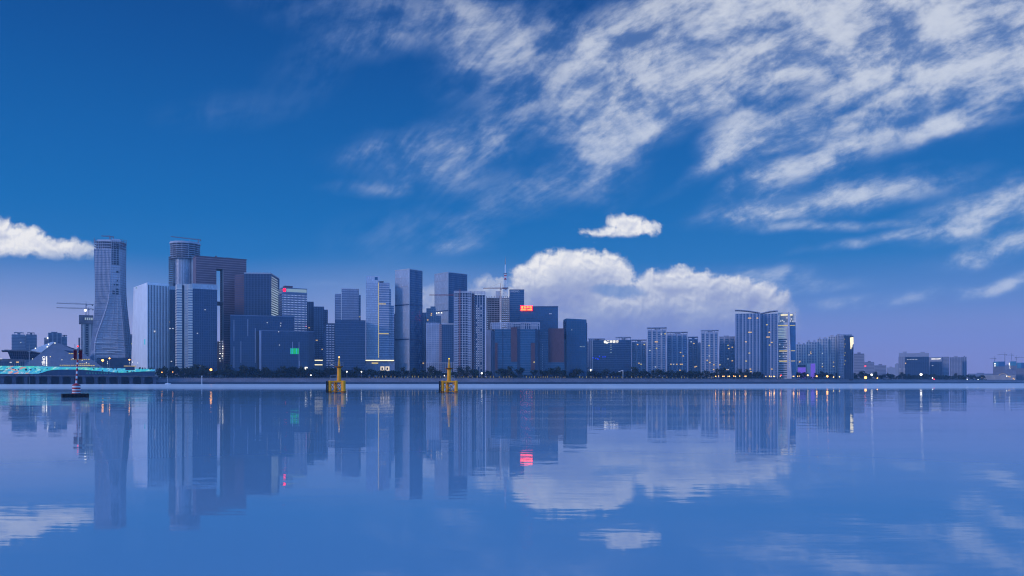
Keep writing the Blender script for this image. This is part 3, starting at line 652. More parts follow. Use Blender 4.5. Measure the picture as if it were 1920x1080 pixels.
# closed core body up to the cladding top
g = MB(); vs = []
for i in range(NL):
    L_ = LR[i]; vs += [tuple(v) for v in L_] + [(L_[3].x - 2, 44, L_[3].z), (L_[0].x + 4, 44, L_[0].z)]
fs = []
for j in range(NL - 1):
    for a in range(6):
        if a in (0,): continue
        fs.append((6 * j + a, 6 * j + (a + 1) % 6, 6 * j + 6 + (a + 1) % 6, 6 * j + 6 + a))
fs.append(tuple(range(6))[::-1]); fs.append(tuple(range(6 * (NL - 1), 6 * NL)))
g.add(vs, fs); g.build('core_wall', M['aptl'], b.o)
strips(0, 1, 0, NL - 1, 'w', None).build('glass_wing', mat('satin_glass', (.30, .33, .40), .5, 0, .3, .12, .03), b.o)
def lribs(c0, c1, ts, r, name, m, i1=NL - 1, i0=0, out=.4):
    g = MB()
    for t in ts:
        for i in range(i0, i1):
            p = LR[i][c0].lerp(LR[i][c1], t); q = LR[i + 1][c0].lerp(LR[i + 1][c1], t)
            g.bar(p + Vector((0, -out, 0)), q + Vector((0, -out, 0)), r, 4)
    g.build(name, M[m], b.o)
def lbands(c0, c1, z0, z1, pitch, r, name, m, out=.35):
    g = MB(); z = z0
    while z < z1:
        for i in range(NL):
            if LR[i][0].z <= z < LR[i + 1][0].z:
                t = (z - LR[i][0].z) / (LR[i + 1][0].z - LR[i][0].z)
                p = LR[i][c0].lerp(LR[i + 1][c0], t); q = LR[i][c1].lerp(LR[i + 1][c1], t)
                g.bar(p + Vector((0, -out, 0)), q + Vector((0, -out, 0)), r, 4); break
        z += pitch
    g.build(name, M[m], b.o)
zcl = LR[NL - 1][0].z
lribs(0, 1, [i / 12 for i in range(13)], .30, 'wing_rib_pattern', 'apt')
lbands(0, 1, 4, zcl, 4.2, .28, 'wing_line_pattern', 'dfin', .2)
lribs(1, 1, [0], 1.0, 'seam_edge', 'aptl', i1=9, i0=0, out=1.0)
lribs(1, 2, [0.02, .25, .5, .75, .98], .35, 'core_column_grid', 'aptl', i1=NL)
lbands(1, 2, 4, zcl + 16, 4.2, .45, 'core_floor_lines', 'farl', .25)
lribs(2, 3, [.35, .65, 1.0], .5, 'side_columns', 'farl', i1=NL)
lbands(2, 3, 4, zcl + 16, 4.2, .5, 'side_floor_lines', 'conc', .25)
g = MB()                                                         # dark unglazed openings of the upper core
def opening(X0, X1, Y0, Y1): g.box(b.X(X0, -2), b.X(X1, -2), -2.3, -1.2, b.Z(Y1), b.Z(Y0))
for r_ in range(10):
    for (a, c) in ((209.5, 212), (213, 217.2), (218.8, 222.6)): opening(a, c, 456 + 4.1 * r_, 458.8 + 4.1 * r_)
for (a, c, Y_) in ((218, 222, 508), (219, 221, 524.5), (213.5, 215.5, 532), (217.5, 222, 532), (217.5, 222.3, 540.6), (217.5, 222.3, 544.8), (217.5, 222.3, 549), (210, 215, 544.8), (210, 215, 549)): opening(a, c, Y_, Y_ + 2.7)
each(g, 'opening', M['dark'], b.o)
g = MB(); zt_ = LR[NL][0].z                                       # bare slabs and columns above the finished cladding
z = zcl + .2
while z < zt_:
    for i in range(1): g.prism([(LR[NL][0].x, 12), (LR[NL][1].x, -1), (LR[NL][2].x + 1, 0), (LR[NL][3].x + .5, 20), (LR[NL][3].x - 2, 42), (LR[NL][0].x + 4, 42)], z, z + .8)
    z += 4.4
for t in [i / 8 for i in range(9)]:
    xx = LR[NL][0].x + (LR[NL][1].x - LR[NL][0].x) * t; yy = 13 - 14 * t
    g.box(xx - .35, xx + .35, yy + .8, yy + 1.5, zcl, zt_)
for xx in (LR[NL][1].x + 6, LR[NL][1].x + 12): g.box(xx - .4, xx + .4, 0, .8, zcl, zt_)
for j in range(6): g.box(LR[NL][0].x + 5 + 7 * j, LR[NL][0].x + 5.8 + 7 * j, 30, 31, zcl, zt_)
g.prism([(b.X(182), 8), (b.X(206), -1.5), (b.X(226), -1.5), (b.X(229), 20), (b.X(190), 36)], zt_ - 3, zt_ + .2); g.box(b.X(210), b.X(225), 0, 14, zt_ + .2, zt_ + 2.2)
g.build('unfinished_floors', M['aptl'], b.o)
MB().box(b.X(190, 8), b.X(207, 8), 8, 34, zcl, zt_ - 3.2).build('inner_core', M['far'], b.o)
g = MB()
for X_ in (177, 228, 232, 236.6): g.bar((b.X(X_, 6), 6, zt_ - 8), (b.X(X_, 6), 6, zt_ + 3), .18, 4)
for dz_ in (-6, -3, 0, 2.5): g.bar((b.X(226, 4), 4, zt_ + dz_), (b.X(237.5, 16), 16, zt_ + dz_), .22, 4); g.bar((b.X(175.3, 12), 12, zt_ + dz_ - 2), (b.X(180, 6), 6, zt_ + dz_ - 2), .2, 4)
g.build('edge_scaffold', M['redsteel'], b.o)
g = MB()
for (Xa, Xb, Y_) in ((193, 222, 633.8), (177, 215, 642.8), (191, 218, 652.2), (200, 228, 657), (177, 215, 661.2), (205, 230, 671.5)):
    g.box(b.X(Xa, -6.6), b.X(Xb, -6.6), -7.6, -6.2, b.Z(Y_, 0, -7) - .45, b.Z(Y_, 0, -7) + .45)
each(g, 'lit_ledge', M['white'], b.o)
MB().box(b.X(182, -8.5), b.X(247, -8.5), -9, 10, -1, b.Z(671, 0, -8)).build('lobby_base', M['navy2'], b.o)
crane('small red crane lying low on top of the twisting tower', 206, 451, 440, 444, 190, 214, 1395, m='redsteel', apex=2)

# --- white ribbed tower
b = B('ribbed_tower', 'white tower of fine vertical ribs with a blank gently curved side wall', 'building', 276, 1300, phi=14)
xr = b.X(317); dp = b.dep(250.5)
zt_ = b.Z(529.5)
g = MB()                                                          # blank side, sail-like: widens slightly to its foot
xl0 = b.dep(247); 
g.add([(0, 0, -.5), (xr, 0, -.5), (xr, dp, -.5), (-1.5, xl0, -.5), (-.0, 0, zt_), (xr, 0, zt_ - 1), (xr, dp, zt_ - 1), (0, dp, zt_)],
      [(0, 3, 2, 1), (4, 5, 6, 7), (0, 1, 5, 4), (1, 2, 6, 5), (2, 3, 7, 6), (3, 0, 4, 7)]); g.build('wall', M['white'], b.o)
MB().box(.8, xr - .1, -.25, .1, 3, zt_ - 4).build('glazing', M['navy2'], b.o)
g = MB(); n = 14
for i in range(n + 1): xx = .5 + (xr - 1) * i / n; g.box(xx - .5, xx + .5, -1.3, -.1, -.5, zt_ - 1.2)
g.box(0, xr, -1.1, -.05, zt_ - 4, zt_ - 1.4); g.build('rib_pattern', M['white'], b.o)
g = MB(); z = 5
while z < zt_ - 5: g.box(.6, xr - .2, -.55, -.2, z, z + .8); z += 3.9
g.build('spandrel_pattern', M['bfin'], b.o)
y_ = b.dep(272); MB().box(-.7, .05, y_ - 2, y_ + 2, b.Z(646, 0, y_), b.Z(636, 0, y_)).build('light_panel', E['cyan'], b.o)
y_ = b.dep(256); MB().box(-.7, .05, y_ - 4, y_ + 4, b.Z(541, 0, y_), b.Z(538.5, 0, y_)).build('light_panel', E['crownl'], b.o)
b.win(289.5, 621.5, E['pale'], 2.4, 2.4, out=1.6)
b = B('low_tower', 'dim block glimpsed in the gap between the flared foot and the white ribbed tower', 'building', 248, 1600)
block(b, 243, 254, 627, 'far', 0, 20, band=(3.8, 1.2, .4, 'farl')); b.win(247.3, 644.5, E['yel'], 2.6, 2.2)

# --- cluster of glass and stone towers
b = B('glass_tower', 'narrow dark glass tower with pale crown, right against the ribbed tower', 'building', 320, 1330)
x0, x1, z1 = block(b, 311.5, 331, 543, 'navy', 0, 30, fin=(3.4, .3, .25, 'bfin'), band=(3.9, .7, .35, 'dfin'))
MB().prism(rect(x0 + .2, x1 - .2, .3, 29), z1, b.Z(537)).build('crown', M['pale'], b.o)
g = MB(); grid(g, rect(x0 + .2, x1 - .2, .3, 29), z1, b.Z(537), 3.4, .35, .3); cap_z = b.Z(537); g.box(x0, x1, 0, 30, cap_z - .2, cap_z + .5); g.build('crown_fin_pattern', M['fin'], b.o)
rnd_lit(b, 313, 329, 590, 690, 3, m=('pale',)); b.win(317, 603.5, E['warm'], 2, 1.4)
b = B('stone_glass_tower', 'pair of pale banded stone shafts beside a broad dark glass front under a pale crown', 'building', 361, 1290, phi=6)
xr = b.X(407)
zc = b.Z(541); zt_ = b.Z(532)
MB().prism(rect(0, xr, 0, 40), -.5, zc).build('glass_wall', M['navy'], b.o)
g = MB(); grid(g, rect(0, xr, 0, 40), 0, zc, 3.3, .25, .22); g.build('mullion_pattern', M['bfin'], b.o)
g = MB(); bands(g, rect(0, xr, 0, 40), 0, zc, 3.9, .8, .32); g.build('floor_band_pattern', M['dfin'], b.o)
MB().prism(rect(-.3, xr + .3, -.3, 40.3), zc, zt_).build('crown', M['pale'], b.o)
g = MB(); grid(g, rect(-.3, xr + .3, -.3, 40.3), zc, zt_, 3.3, .4, .3); g.box(-.7, xr + .7, -.7, 40.7, zt_, zt_ + .5); g.build('crown_fin_pattern', M['fin'], b.o)
def banded_shaft(X0, X1, ly, Yt, nm, alt):
    xa, xb = b.X(X0, ly), b.X(X1, ly); z1 = b.Z(Yt, xa, ly)
    MB().box(xa, xb, ly, ly + 22, -.5, z1).build(nm, M['mid'], b.o)
    g = MB(); z = 4; k_ = 0
    while z < z1 - 8:
        w = 0 if not alt or z < z1 * .62 else 0
        g.box(xa - .3, xb + .3, ly - .5, ly + 22.3, z, z + 2.5)
        z += 4.1; k_ += 1
    g.build('stone_band_pattern', M['cream'], b.o)
    MB().box(xa - .1, xb + .1, ly - .4, ly + 22.2, z1 - 8, z1 + .3).build('shaft_head', M['stone'], b.o)
banded_shaft(331.5, 341, 3, 532.5, 'shaft', False); banded_shaft(353, 360.7, -1.5, 532.5, 'shaft', True)
MB().box(b.X(341.2, 6), b.X(346, 6), 6, 24, -.5, b.Z(535)).build('recess', M['navy2'], b.o)
MB().box(b.X(346, 2), b.X(352.8, 2), 2, 24, -.5, b.Z(532.6)).build('smooth_shaft', M['stone'], b.o)
g = MB(); z = 6
while z < b.Z(545): g.box(b.X(346.3, 2), b.X(352.6, 2), 1.4, 2.1, z, z + .7); z += 4.1
g.build('shaft_joint_pattern', M['apt'], b.o)
rnd_lit(b, 364, 404, 560, 690, 3, m=('pale',), w=1.8, h=1.1)

# --- round tower under construction behind them
b = B('round_tower', 'round tower under construction with open slabs at its top, behind the stone and glass shafts', 'building', 346, 1520)
rc = (b.X(364) - b.X(325.5)) / 2; cxr = (b.X(364) + b.X(325.5)) / 2
zt_ = b.Z(452.5); zg = b.Z(482)
g = MB(); g.lathe([(rc, -.5), (rc, zg)], 40, cxr, rc); g.build('glass_wall', M['pale'], b.o, smooth=False)
g = MB()
for i in range(40):
    a = 6.2832 * i / 40; 
    if math.sin(a) < .3: g.bar((cxr + rc * 1.008 * math.cos(a), rc + rc * 1.008 * math.sin(a), 0), (cxr + rc * 1.008 * math.cos(a), rc + rc * 1.008 * math.sin(a), zg), .3, 4)
g.build('mullion_pattern', M['bfin'], b.o)
g = MB(); rt = (b.X(376) - b.X(318)) / 2; cxt = (b.X(376) + b.X(318)) / 2
z = zg - 2
while z < zt_ - 4: g.lathe([(rt, z), (rt, z + .8)], 28, cxt, rc); z += 4.0
g.lathe([(rt * 1.02, zt_ - 4), (rt * 1.02, zt_ - .5)], 28, cxt, rc)
for i in range(14):
    a = 6.2832 * i / 14; g.bar((cxt + rt * .93 * math.cos(a), rc + rt * .93 * math.sin(a), zg - 2), (cxt + rt * .93 * math.cos(a), rc + rt * .93 * math.sin(a), zt_ - 3), .6, 6)
for i in range(9): a = 3.5 + .5 * i; g.bar((cxt + rt * .98 * math.cos(a), rc + rt * .98 * math.sin(a), zt_ - 1), (cxt + rt * .98 * math.cos(a), rc + rt * .98 * math.sin(a), zt_ + R.uniform(.8, 3)), .25, 4)
g.build('open_floors', M['aptl'], b.o)
MB().lathe([(rt * .72, zg - 2), (rt * .72, zt_ - 4)], 20, cxt, rc).build('inner_core', M['far'], b.o)
g = MB(); z = b.Z(530)
while z < zg + 2:
    g.prism(rect(b.X(316, 6), b.X(325, 6), 6, 24), z, z + .7); z += 4.0
for X_ in (316.6, 320.5, 324.5): g.box(b.X(X_, 7) - .35, b.X(X_, 7) + .35, 7, 7.7, 0, zg + 2)
g.build('unclad_wing', M['conc'], b.o)
MB().box(b.X(316.4, 8), b.X(325, 8), 8, 24, -.5, b.Z(530)).build('clad_wing', M['stone'], b.o)
MB().box(b.X(359, -1), b.X(363, -1), -1, 12, -.5, b.Z(478)).build('stone_pier', M['stone'], b.o)
crane('red luffing crane folded over the top of the round tower', 372, 456, 448, 450, 320, 377, 1536, m='redsteel', apex=1.5, tilt=.06)

# --- brown gate building with a tall slot
b = B('gate_building', 'brown granite gate-shaped high-rise pierced by a tall narrow slot', 'building', 367.5, 1420, phi=9)
xr = b.X(462); xs0 = b.X(405.8); xs1 = b.X(419.5); zt_ = b.Z(480); dpt = 34; zs = b.Z(503, xs0)
g = MB(); g.prism(rect(0, xs0, 0, dpt), -.5, zt_); g.build('left_leg', M['brown'], b.o)
MB().prism(rect(xs1, xr, 0, dpt), -.5, zt_).build('right_leg', M['brown'], b.o)
MB().prism(rect(xs0 + .01, xs1 - .01, .01, dpt - .01), zs, zt_ - .01).build('lintel', M['brown'], b.o)
g = MB()
z = 4
while z < zt_ - 3:
    for (a, c) in (((0, xs0), (xs1, xr)) if z < zs - 1 else ((0, xr),)): g.box(a + .01, c - .01, -.45, .1, z, z + 1.1)
    g.box(xs1 - .4, xs1 + .1, .3, dpt, z, z + 1.1) if z < zs - 1 else None
    z += 4.15
g.build('floor_band_pattern', M['brownl'], b.o)
g = MB(); g.box(-.6, xr + .6, -.6, dpt + .6, zt_ - .3, zt_ + 1); g.box(b.X(405), b.X(408), 6, 10, zt_ + 1, zt_ + 4); g.box(b.X(425), b.X(437), 6, 18, zt_ + 1, zt_ + 2.4)
g.build('parapet', M['brown'], b.o)
g = MB(); 
for zz in (b.Z(570, xs0), b.Z(566, xs0)): g.box(xs0 - .5, xs1 + .5, 1, dpt - 2, zz, zz + 1)
for i in range(5): xx = xs0 + (xs1 - xs0) * i / 4; g.box(xx - .3, xx + .3, 1.5, 2.2, b.Z(570, xs0), b.Z(566, xs0))
g.build('sky_bridge', M['dconc'], b.o)
MB().box(xs1 - 1.0, xs1 - .05, 2, 10, 0, zs - .1).build('slot_lining', M['stone'], b.o)
for r_ in range(9):
    for X_ in (412 + R.uniform(-.5, .5), 417 + R.uniform(-.5, .5)):
        if R.random() < .8: b.win(X_ - 0, 640 + 4.6 * r_, E['whites' if R.random() < .4 else 'pale'], 1.4, 1.2, 0, out=3)
MB().box(b.X(404), b.X(440), -3, -.1, -.5, b.Z(697)).build('entrance_canopy', M['stone'], b.o)
MB().box(xs0 + .2, xs1 - .6, 8, 30, -.5, b.Z(640, xs0, 8)).build('slot_podium', M['dconc'], b.o)

# --- dark box tower with lit floors on its narrow end
b = B('dark_glass_tower', 'dark glass tower whose narrow right end glows with stacked white lit floors', 'building', 508, 1400, phi=-12)
xl = b.X(458); zt_ = b.Z(513); dpr = b.dep(523.5)
MB().prism(rect(xl, 0, 0, dpr), -.5, zt_).build('glass_wall', M['navy2'], b.o)
g = MB(); grid(g, rect(xl, 0, 0, dpr), 0, zt_, 2.6, .35, .4); g.build('mullion_pattern', M['bfin'], b.o)
g = MB(); bands(g, rect(xl, 0, 0, dpr), 0, zt_, 3.9, .6, .3); g.build('floor_band_pattern', M['dfin'], b.o)
g = MB(); n = 18
for i in range(19):
    z = zt_ - 6 - 4.15 * i; L_ = dpr * (1 if i > 4 else .8)
    MB().box(.35, .95, .6 + R.uniform(0, 2), L_ - R.uniform(.5, 6), z, z + (1.1 if i < 5 else 1.9)).build('lit_floor', E['stripe'], b.o)
xa = b.X(440, 8)
MB().prism(rect(xa, xl - .05, 8, dpr - 3), -.5, zt_ - 2).build('side_wing', M['brown'], b.o)
g = MB(); bands(g, rect(xa, xl - .05, 8, dpr - 3), 0, zt_ - 2, 3.9, .7, .3); g.build('wing_band_pattern', M['dfin'], b.o)
cap(b, xl, 0, 0, dpr, zt_, 1.2, 'fin'); g = MB()
for i in range(16): xx = xl + 8 + (0 - xl - 9) * i / 15; g.box(xx - .25, xx + .25, 1.5, 2, zt_ + 1.2, zt_ + 3)
each(g, 'roof_post', M['grey'], b.o)

# --- dark stepped office block in front
b = B('office_block', 'wide dark stepped office block with a small green and cyan light screen on its front', 'building', 490, 1290)
x0, x1, z1 = block(b, 432, 551, 592.5, 'navy', 10, 45, fin=(2.8, .3, .3, 'dfin'), band=(3.9, .4, .38, 'dfin'), name='rear_wall')
x2, x3, z2 = block(b, 487, 588, 621, 'navy', 0, 9.8, fin=(2.8, .3, .3, 'dfin'), band=(3.9, .4, .38, 'dfin'), name='front_wall')
x4, x5, z4 = block(b, 551.5, 588, 621.5, 'navy2', 10, 40, fin=(2.8, .3, .3, 'dfin'), name='link_wall')
block(b, 579, 590, 623, 'navy2', -4, 3.9, name='corner_pier'); MB().box(b.X(486), b.X(490), -1.2, 9, -.5, z2 + .4).build('stone_edge', M['apt'], b.o)
MB().box(b.X(481, 8), b.X(486, 8), 8, 9.9, -.5, z2).build('shadow_gap', M['dark'], b.o)
g = MB()
for (X_, a, c) in ((438, 600, 640), (451, 640, 680), (464, 598, 630), (478, 615, 680), (438, 650, 690), (548, 640, 652), (560, 640, 700), (561, 676, 690)):
    ly = 9.3 if X_ < 486 else -.7
    g.box(b.X(X_, ly), b.X(X_ + 1.3, ly), ly - .1, ly + .6, b.Z(c), b.Z(a))
each(g, 'vertical_slot', M['apt'], b.o)
for i, m_ in enumerate(['cyan', 'green', 'cyan', 'green', 'green', 'green', 'cyan', 'green', 'green']):
    b.win(545.3 + 1.75 * i, 658.5, E[m_], 1.15, 9.2, 0, 'screen_bar', .8)
b.win(574, 690.5, E['whites'], 4.2, 4.2, -4, 'lit_poster', .6)
for X_, Y_ in ((501, 605), (526.5, 606), (526, 611), (522.5, 622), (524, 647)): b.win(X_, Y_, E['pale'], 1.4, 1.4, 10 if Y_ < 621 else 0, out=.8)
cap(b, x2, x3, 0, 9.8, z2, .8, 'bfin'); cap(b, x0, x1, 10, 45, z1, .8, 'bfin')

# --- dotted tower with lit crown and red emblem
b = B('dotted_tower', 'office tower covered in rows of tiny white lights with a glowing crown and red emblem', 'building', 529, 1380, phi=10)
xr = b.X(575.5); zt_ = b.Z(540); dl = b.dep(523.5)
MB().prism(rect(0, xr, 0, 36), -.5, zt_).build('wall', M['mid'], b.o)
g = MB(); grid(g, rect(0, xr, 0, 36), 0, zt_ - 8, 3.3, .5, .3); g.build('mullion_pattern', M['bfin'], b.o)
g = MB(); bands(g, rect(0, xr, 0, 36), 0, zt_ - 8, 4.1, 1.4, .4); g.build('floor_band_pattern', M['bfin'], b.o)
g = MB(); nr = 21; z = zt_ - 12
for r_ in range(nr):
    for c_ in range(18): xx = 1.2 + (xr - 2.4) * c_ / 17; g.box(xx - .45, xx + .45, -.75, -.35, z - .4, z + .4)
    z -= 4.1
o_ = g.build('point_lights', E['dot'], b.o); tag(o_, kind='stuff')
MB().box(b.X(537), xr - .8, -.6, -.1, zt_ - 6.2, zt_ - .8).build('lit_crown', E['crownl'], b.o)
cap(b, 0, xr, 0, 36, zt_, .8, 'bfin'); plant(b, b.X(535), b.X(550), 6, 16, zt_, 4.5, 'brown')
b2 = b
g = MB(); ex, ez = b.X(533.2), zt_ - 3.2                       # a red ring emblem with a ribbon across it
for i in range(10):
    a0, a1 = 6.2832 * i / 10, 6.2832 * (i + 1) / 10
    g.bar((ex + 1.9 * math.cos(a0), -.9, ez + 2.3 * math.sin(a0)), (ex + 1.9 * math.cos(a1), -.9, ez + 2.3 * math.sin(a1)), .6, 5)
g.bar((ex - 1.2, -.9, ez - 2), (ex + 1.3, -.9, ez + 1.6), .6, 5); g.build('red_emblem', E['neon'], b.o)
for X_, Y_ in ((546, 594.5), (574, 612)): b.win(X_, Y_, E['red'], 1.3, 1.1)

# --- grey residential pair behind
b = B('stepped_tower', 'grey stepped tower with yellow-lit lobby floors, right of the dotted tower', 'building', 600, 1450)
x0, x1, z1 = block(b, 588, 607, 575.5, 'apt', 0, 26, fin=(4.2, 1.3, .5, 'far'), band=(3.7, .7, .3, 'dfin')); cap(b, x0, x1, 0, 26, z1, .8, 'aptl')
x0, x1, z1 = block(b, 607.2, 614, 580.5, 'apt', 5, 20, fin=(4.2, 1.3, .5, 'far'), band=(3.7, .7, .3, 'dfin'))
x0, x1, z1 = block(b, 573, 587.8, 565.5, 'far', 6, 26, fin=(4, 1.0, .4, 'farl'), band=(3.7, .8, .3, 'dfin'))
for (a, c, Y_) in ((588, 605, 675.6), (585, 604.5, 684)): MB().box(b.X(a), b.X(c), -1.2, -.1, b.Z(Y_) - .7, b.Z(Y_) + .7).build('lobby_strip', E['yel2'], b.o)
MB().box(b.X(585), b.X(606), -1.0, -.1, -.5, b.Z(677)).build('lobby', M['stone'], b.o)
for X_, Y_ in ((579.5, 614.5), (593, 638), (594.5, 638), (604, 655)): b.win(X_, Y_, E['warm'], 1.8, 1.5, 0 if X_ > 588 else 6)

b = B('setback_tower', 'light grey banded tower with a taller central shaft, rising behind the dark cube', 'building', 650, 1430)
x0, x1, z1 = block(b, 641, 672.5, 542, 'mid', 0, 26, band=(4.2, 1.9, .5, 'apt')); cap(b, x0, x1, 0, 26, z1, .8, 'aptl')
x0, x1, z1 = block(b, 628.3, 640.8, 551, 'mid', 3, 22, band=(4.2, 1.9, .5, 'apt')); x0, x1, z1 = block(b, 672.7, 676, 553, 'mid', 4, 20, band=(4.2, 1.9, .5, 'apt'))
MB().box(b.X(639.6), b.X(640.6), -.9, 0, 0, b.Z(548)).build('corner_light_fin', M['white'], b.o); b.win(674, 594, E['yel'], 3, 1.1, 4)
b = B('dark_cube_tower', 'dark navy glass block with a lower window-banded wing, behind the left yellow buoy', 'building', 640, 1300)
x0, x1, z1 = block(b, 628.5, 685, 601, 'navy', 0, 42, fin=(2.4, .35, .4, 'dfin'), band=(3.9, .4, .3, 'bfin')); cap(b, x0, x1, 0, 42, z1, .8, 'dfin')
x0, x1, z1 = block(b, 606.5, 628.3, 606, 'navy2', 3, 36, fin=(6, .8, .4, 'dfin'))
g = MB()
for r_ in range(20):
    for X0 in (614, 619.5, 625): g.box(b.X(X0 - 2, 3), b.X(X0 + 1.8, 3), 2.4, 3.1, b.Z(611.2 + 4.4 * r_), b.Z(609.3 + 4.4 * r_))
each(g, 'window', M['aptl'], b.o)
for X_, Y_ in ((615, 676.5), (622, 676.5), (625, 676.5), (622, 684)): b.win(X_, Y_, E['pale'], 3.2, .8, 3)

# --- pale horizontally banded tower with luminous seam and canopy
b = B('banded_tower', 'pale lilac banded tower split by a luminous yellow seam above a bright canopy', 'building', 710, 1340)
x0, x1, z1 = block(b, 686.5, 709.5, 527, 'pale', 0, 28, band=(3.9, 1.2, .35, 'apt'), name='left_wall')
MB().prism(rect(x0 + .3, b.X(711.5), 1, 22), z1, b.Z(518)).build('crown', M['pale'], b.o)
MB().box(b.X(702.5), b.X(708), .6, 1.05, b.Z(525), b.Z(519.5)).build('crown_window', M['teal'], b.o)
x2, x3, z2 = block(b, 710.4, 730, 530, 'mid', 0, 28, band=(3.9, 1.4, .4, 'aptl'), name='right_wall')
x4, x5, z4 = block(b, 730.2, 733, 542, 'mid', 2, 24, band=(3.9, 1.4, .4, 'aptl'), name='stepped_wall'); x6, x7, z6 = block(b, 733.2, 739, 573, 'mid', 4, 20, band=(3.9, 1.4, .4, 'aptl'), name='stepped_wall')
plant(b, b.X(712), b.X(719), 6, 10, z2, 2.5, 'brown')
MB().box(b.X(709.55), b.X(710.35), -.5, 4, b.Z(671), z2).build('luminous_seam', E['yel'], b.o)
for (a, c, Y_) in ((710.5, 723.5, 569.8), (709.8, 729, 625.6)): MB().box(b.X(a), b.X(c), -.75, -.1, b.Z(Y_) - .55, b.Z(Y_) + .55).build('light_band', E['yel'], b.o)
g = MB(); g.box(b.X(683), b.X(739), -9, 16, b.Z(676.8), b.Z(674.2)); g.build('canopy', M['stone'], b.o)
MB().box(b.X(684), b.X(738.5), -9.6, -9.05, b.Z(677) , b.Z(675.4)).build('canopy_light', E['yel2'], b.o)
MB().box(b.X(684), b.X(740), -6, 30, -.5, b.Z(677.2)).build('podium', M['apt'], b.o)
g = MB(); g.box(b.X(697), b.X(709), -6.6, -5.9, b.Z(682), b.Z(680)); g.build('podium_light', E['yel'], b.o)
for X_ in (717, 726.5): b.win(X_, 691, emit('shop_display', (1, .86, .66), .9), 6.4, 7.0, -6, 'display_window', .7); MB().box(b.X(X_, -6) - 1.6, b.X(X_, -6) + 1.0, -6.9, -6.72, b.Z(693.5, 0, -6), b.Z(689, 0, -6)).build('display_figure', M['brown'], b.o)
b = B('slim_apartment_tower', 'slim dark balcony tower squeezed between the lilac banded tower and the tall glass slab', 'building', 735, 1420)
block(b, 728.5, 743, 588, 'apt', 0, 22, fin=(4, 1.5, .7, 'aptl'), band=(3.4, .8, .4, 'dfin'))

def slab_tower(Xl, Xc, Xr, Yt, D, phi, label, lines):
    b = B('glass_slab_tower', label, 'building', Xc, D, phi=phi, group=None)
    xr = b.X(Xr); dp = b.dep(Xl); zt = b.Z(Yt)
    MB().prism(rect(.0, xr, .0, dp), -.5, zt).build('glass_wall', M['blue'], b.o)
    # west face: the light from the left is put into its paler colour
    MB().box(-.3, .05, .3, dp, .5, zt - .5).build('pale_face', M['pale'], b.o)
    g = MB(); n = int(dp / 2.7)
    for i in range(n + 1): y = .6 + (dp - 1.2) * i / n; g.box(-.75, -.2, y - .2, y + .2, 0, zt - .3)
    g.build('pale_fin_pattern', M['fin'], b.o)
    g = MB(); z = zt - 14; k_ = 0
    while z > 20: g.box(-.95, -.25, .3, dp, z, z + .7); z -= 14.5
    g.build('floor_band_pattern', M['aptl'], b.o)
    g = MB()
    for Y_ in lines: zz = b.Z(Y_); g.box(-1.05, xr + .5, -.5, dp + .1, zz - .9, zz + .9)
    g.build('plant_floor', M['dfin'], b.o)
    g = MB(); n = int(xr / 2.7)
    for i in range(n + 1): x_ = .1 + (xr - .2) * i / n; g.box(x_ - .16, x_ + .16, -.4, .1, 0, zt - .2)
    g.build('mullion_pattern', M['dfin'], b.o)
    g = MB(); z = 4
    while z < zt - 2: g.box(.2, xr, -.3, .1, z, z + .6); z += 3.9
    g.build('floor_band_pattern', M['bfin'], b.o)
    g = MB(); g.box(-.5, .5, -.7, .2, -.4, zt + .7); g.build('corner_fin', M['fin'], b.o)
    cap(b, -.3, xr, 0, dp, zt, .9, 'fin'); return b
b = slab_tower(741, 767.5, 791.8, 504.5, 1350, 45, 'taller glass slab tower, pale on its left face and deep blue on its right', (571, 636))
b = slab_tower(815, 840.5, 875.8, 510.5, 1480, 38, 'shorter glass slab tower, partly hidden behind the scaffolded tower shell', (582,))
for X_, Y_ in ((819, 587), (823, 586.5), (828, 586.5)): b.sidewin(Y_, X_, -1.1, E['whites'], 2.2, 1.8)

# --- residential and unfinished blocks between and in front
b = B('apartment_tower', 'pale stepped apartment tower just right of the taller glass slab', 'building', 802, 1420)
x0, x1, z1 = block(b, 800, 817, 578, 'apt', 0, 24, fin=(4, 1.3, .6, 'aptl'), band=(3.3, 1.1, .5, 'aptl')); plant(b, x0 + 7, x1 - 1, 3, 10, z1, 3, 'apt')
x0, x1, z1 = block(b, 791.5, 799.8, 586, 'apt', 3, 24, fin=(4, 1.2, .6, 'aptl'), band=(3.3, 1.1, .5, 'aptl'))
block(b, 816.8, 826, 592, 'aptl', 6, 20, fin=(4, 1.2, .6, 'apt'), band=(3.3, 1.1, .5, 'apt'))
for X_, Y_ in ((802, 600), (809, 588), (793.5, 681), (808.6, 591)): b.win(X_, Y_, E['warm'], 2, 1.6, out=1)
b = B('gridded_block', 'pale gridded frame block with dark glass right half, behind the right yellow buoy', 'building', 826, 1310)
x0, x1, z1 = block(b, 799.5, 823.5, 605, 'apt', 0, 30, fin=(4.3, .7, .6, 'aptl'), band=(3.4, .9, .5, 'aptl'), name='frame_wall')
x2, x3, z2 = block(b, 823.7, 828, 607, 'dconc', -1, 20, band=(3.4, 1.6, .6, 'brownl'), name='hoist_bay')
x4, x5, z4 = block(b, 828.3, 850.5, 608, 'navy', 0, 30, fin=(3, .3, .4, 'bfin'), band=(3.4, .4, .3, 'bfin'), name='glass_wall'); cap(b, x4, x5, 0, 30, z4, 1.6, 'aptl')
g = MB(); xa, xb = b.X(799.5), b.X(850)
for i in range(14): xx = xa + (xb - xa) * i / 13; g.box(xx - .4, xx + .4, -3, -2.4, 0, b.Z(679))
for z in (4, 9, b.Z(681)): g.box(xa, xb, -2.9, -2.5, z, z + .8)
g.build('scaffold_base', M['aptl'], b.o)

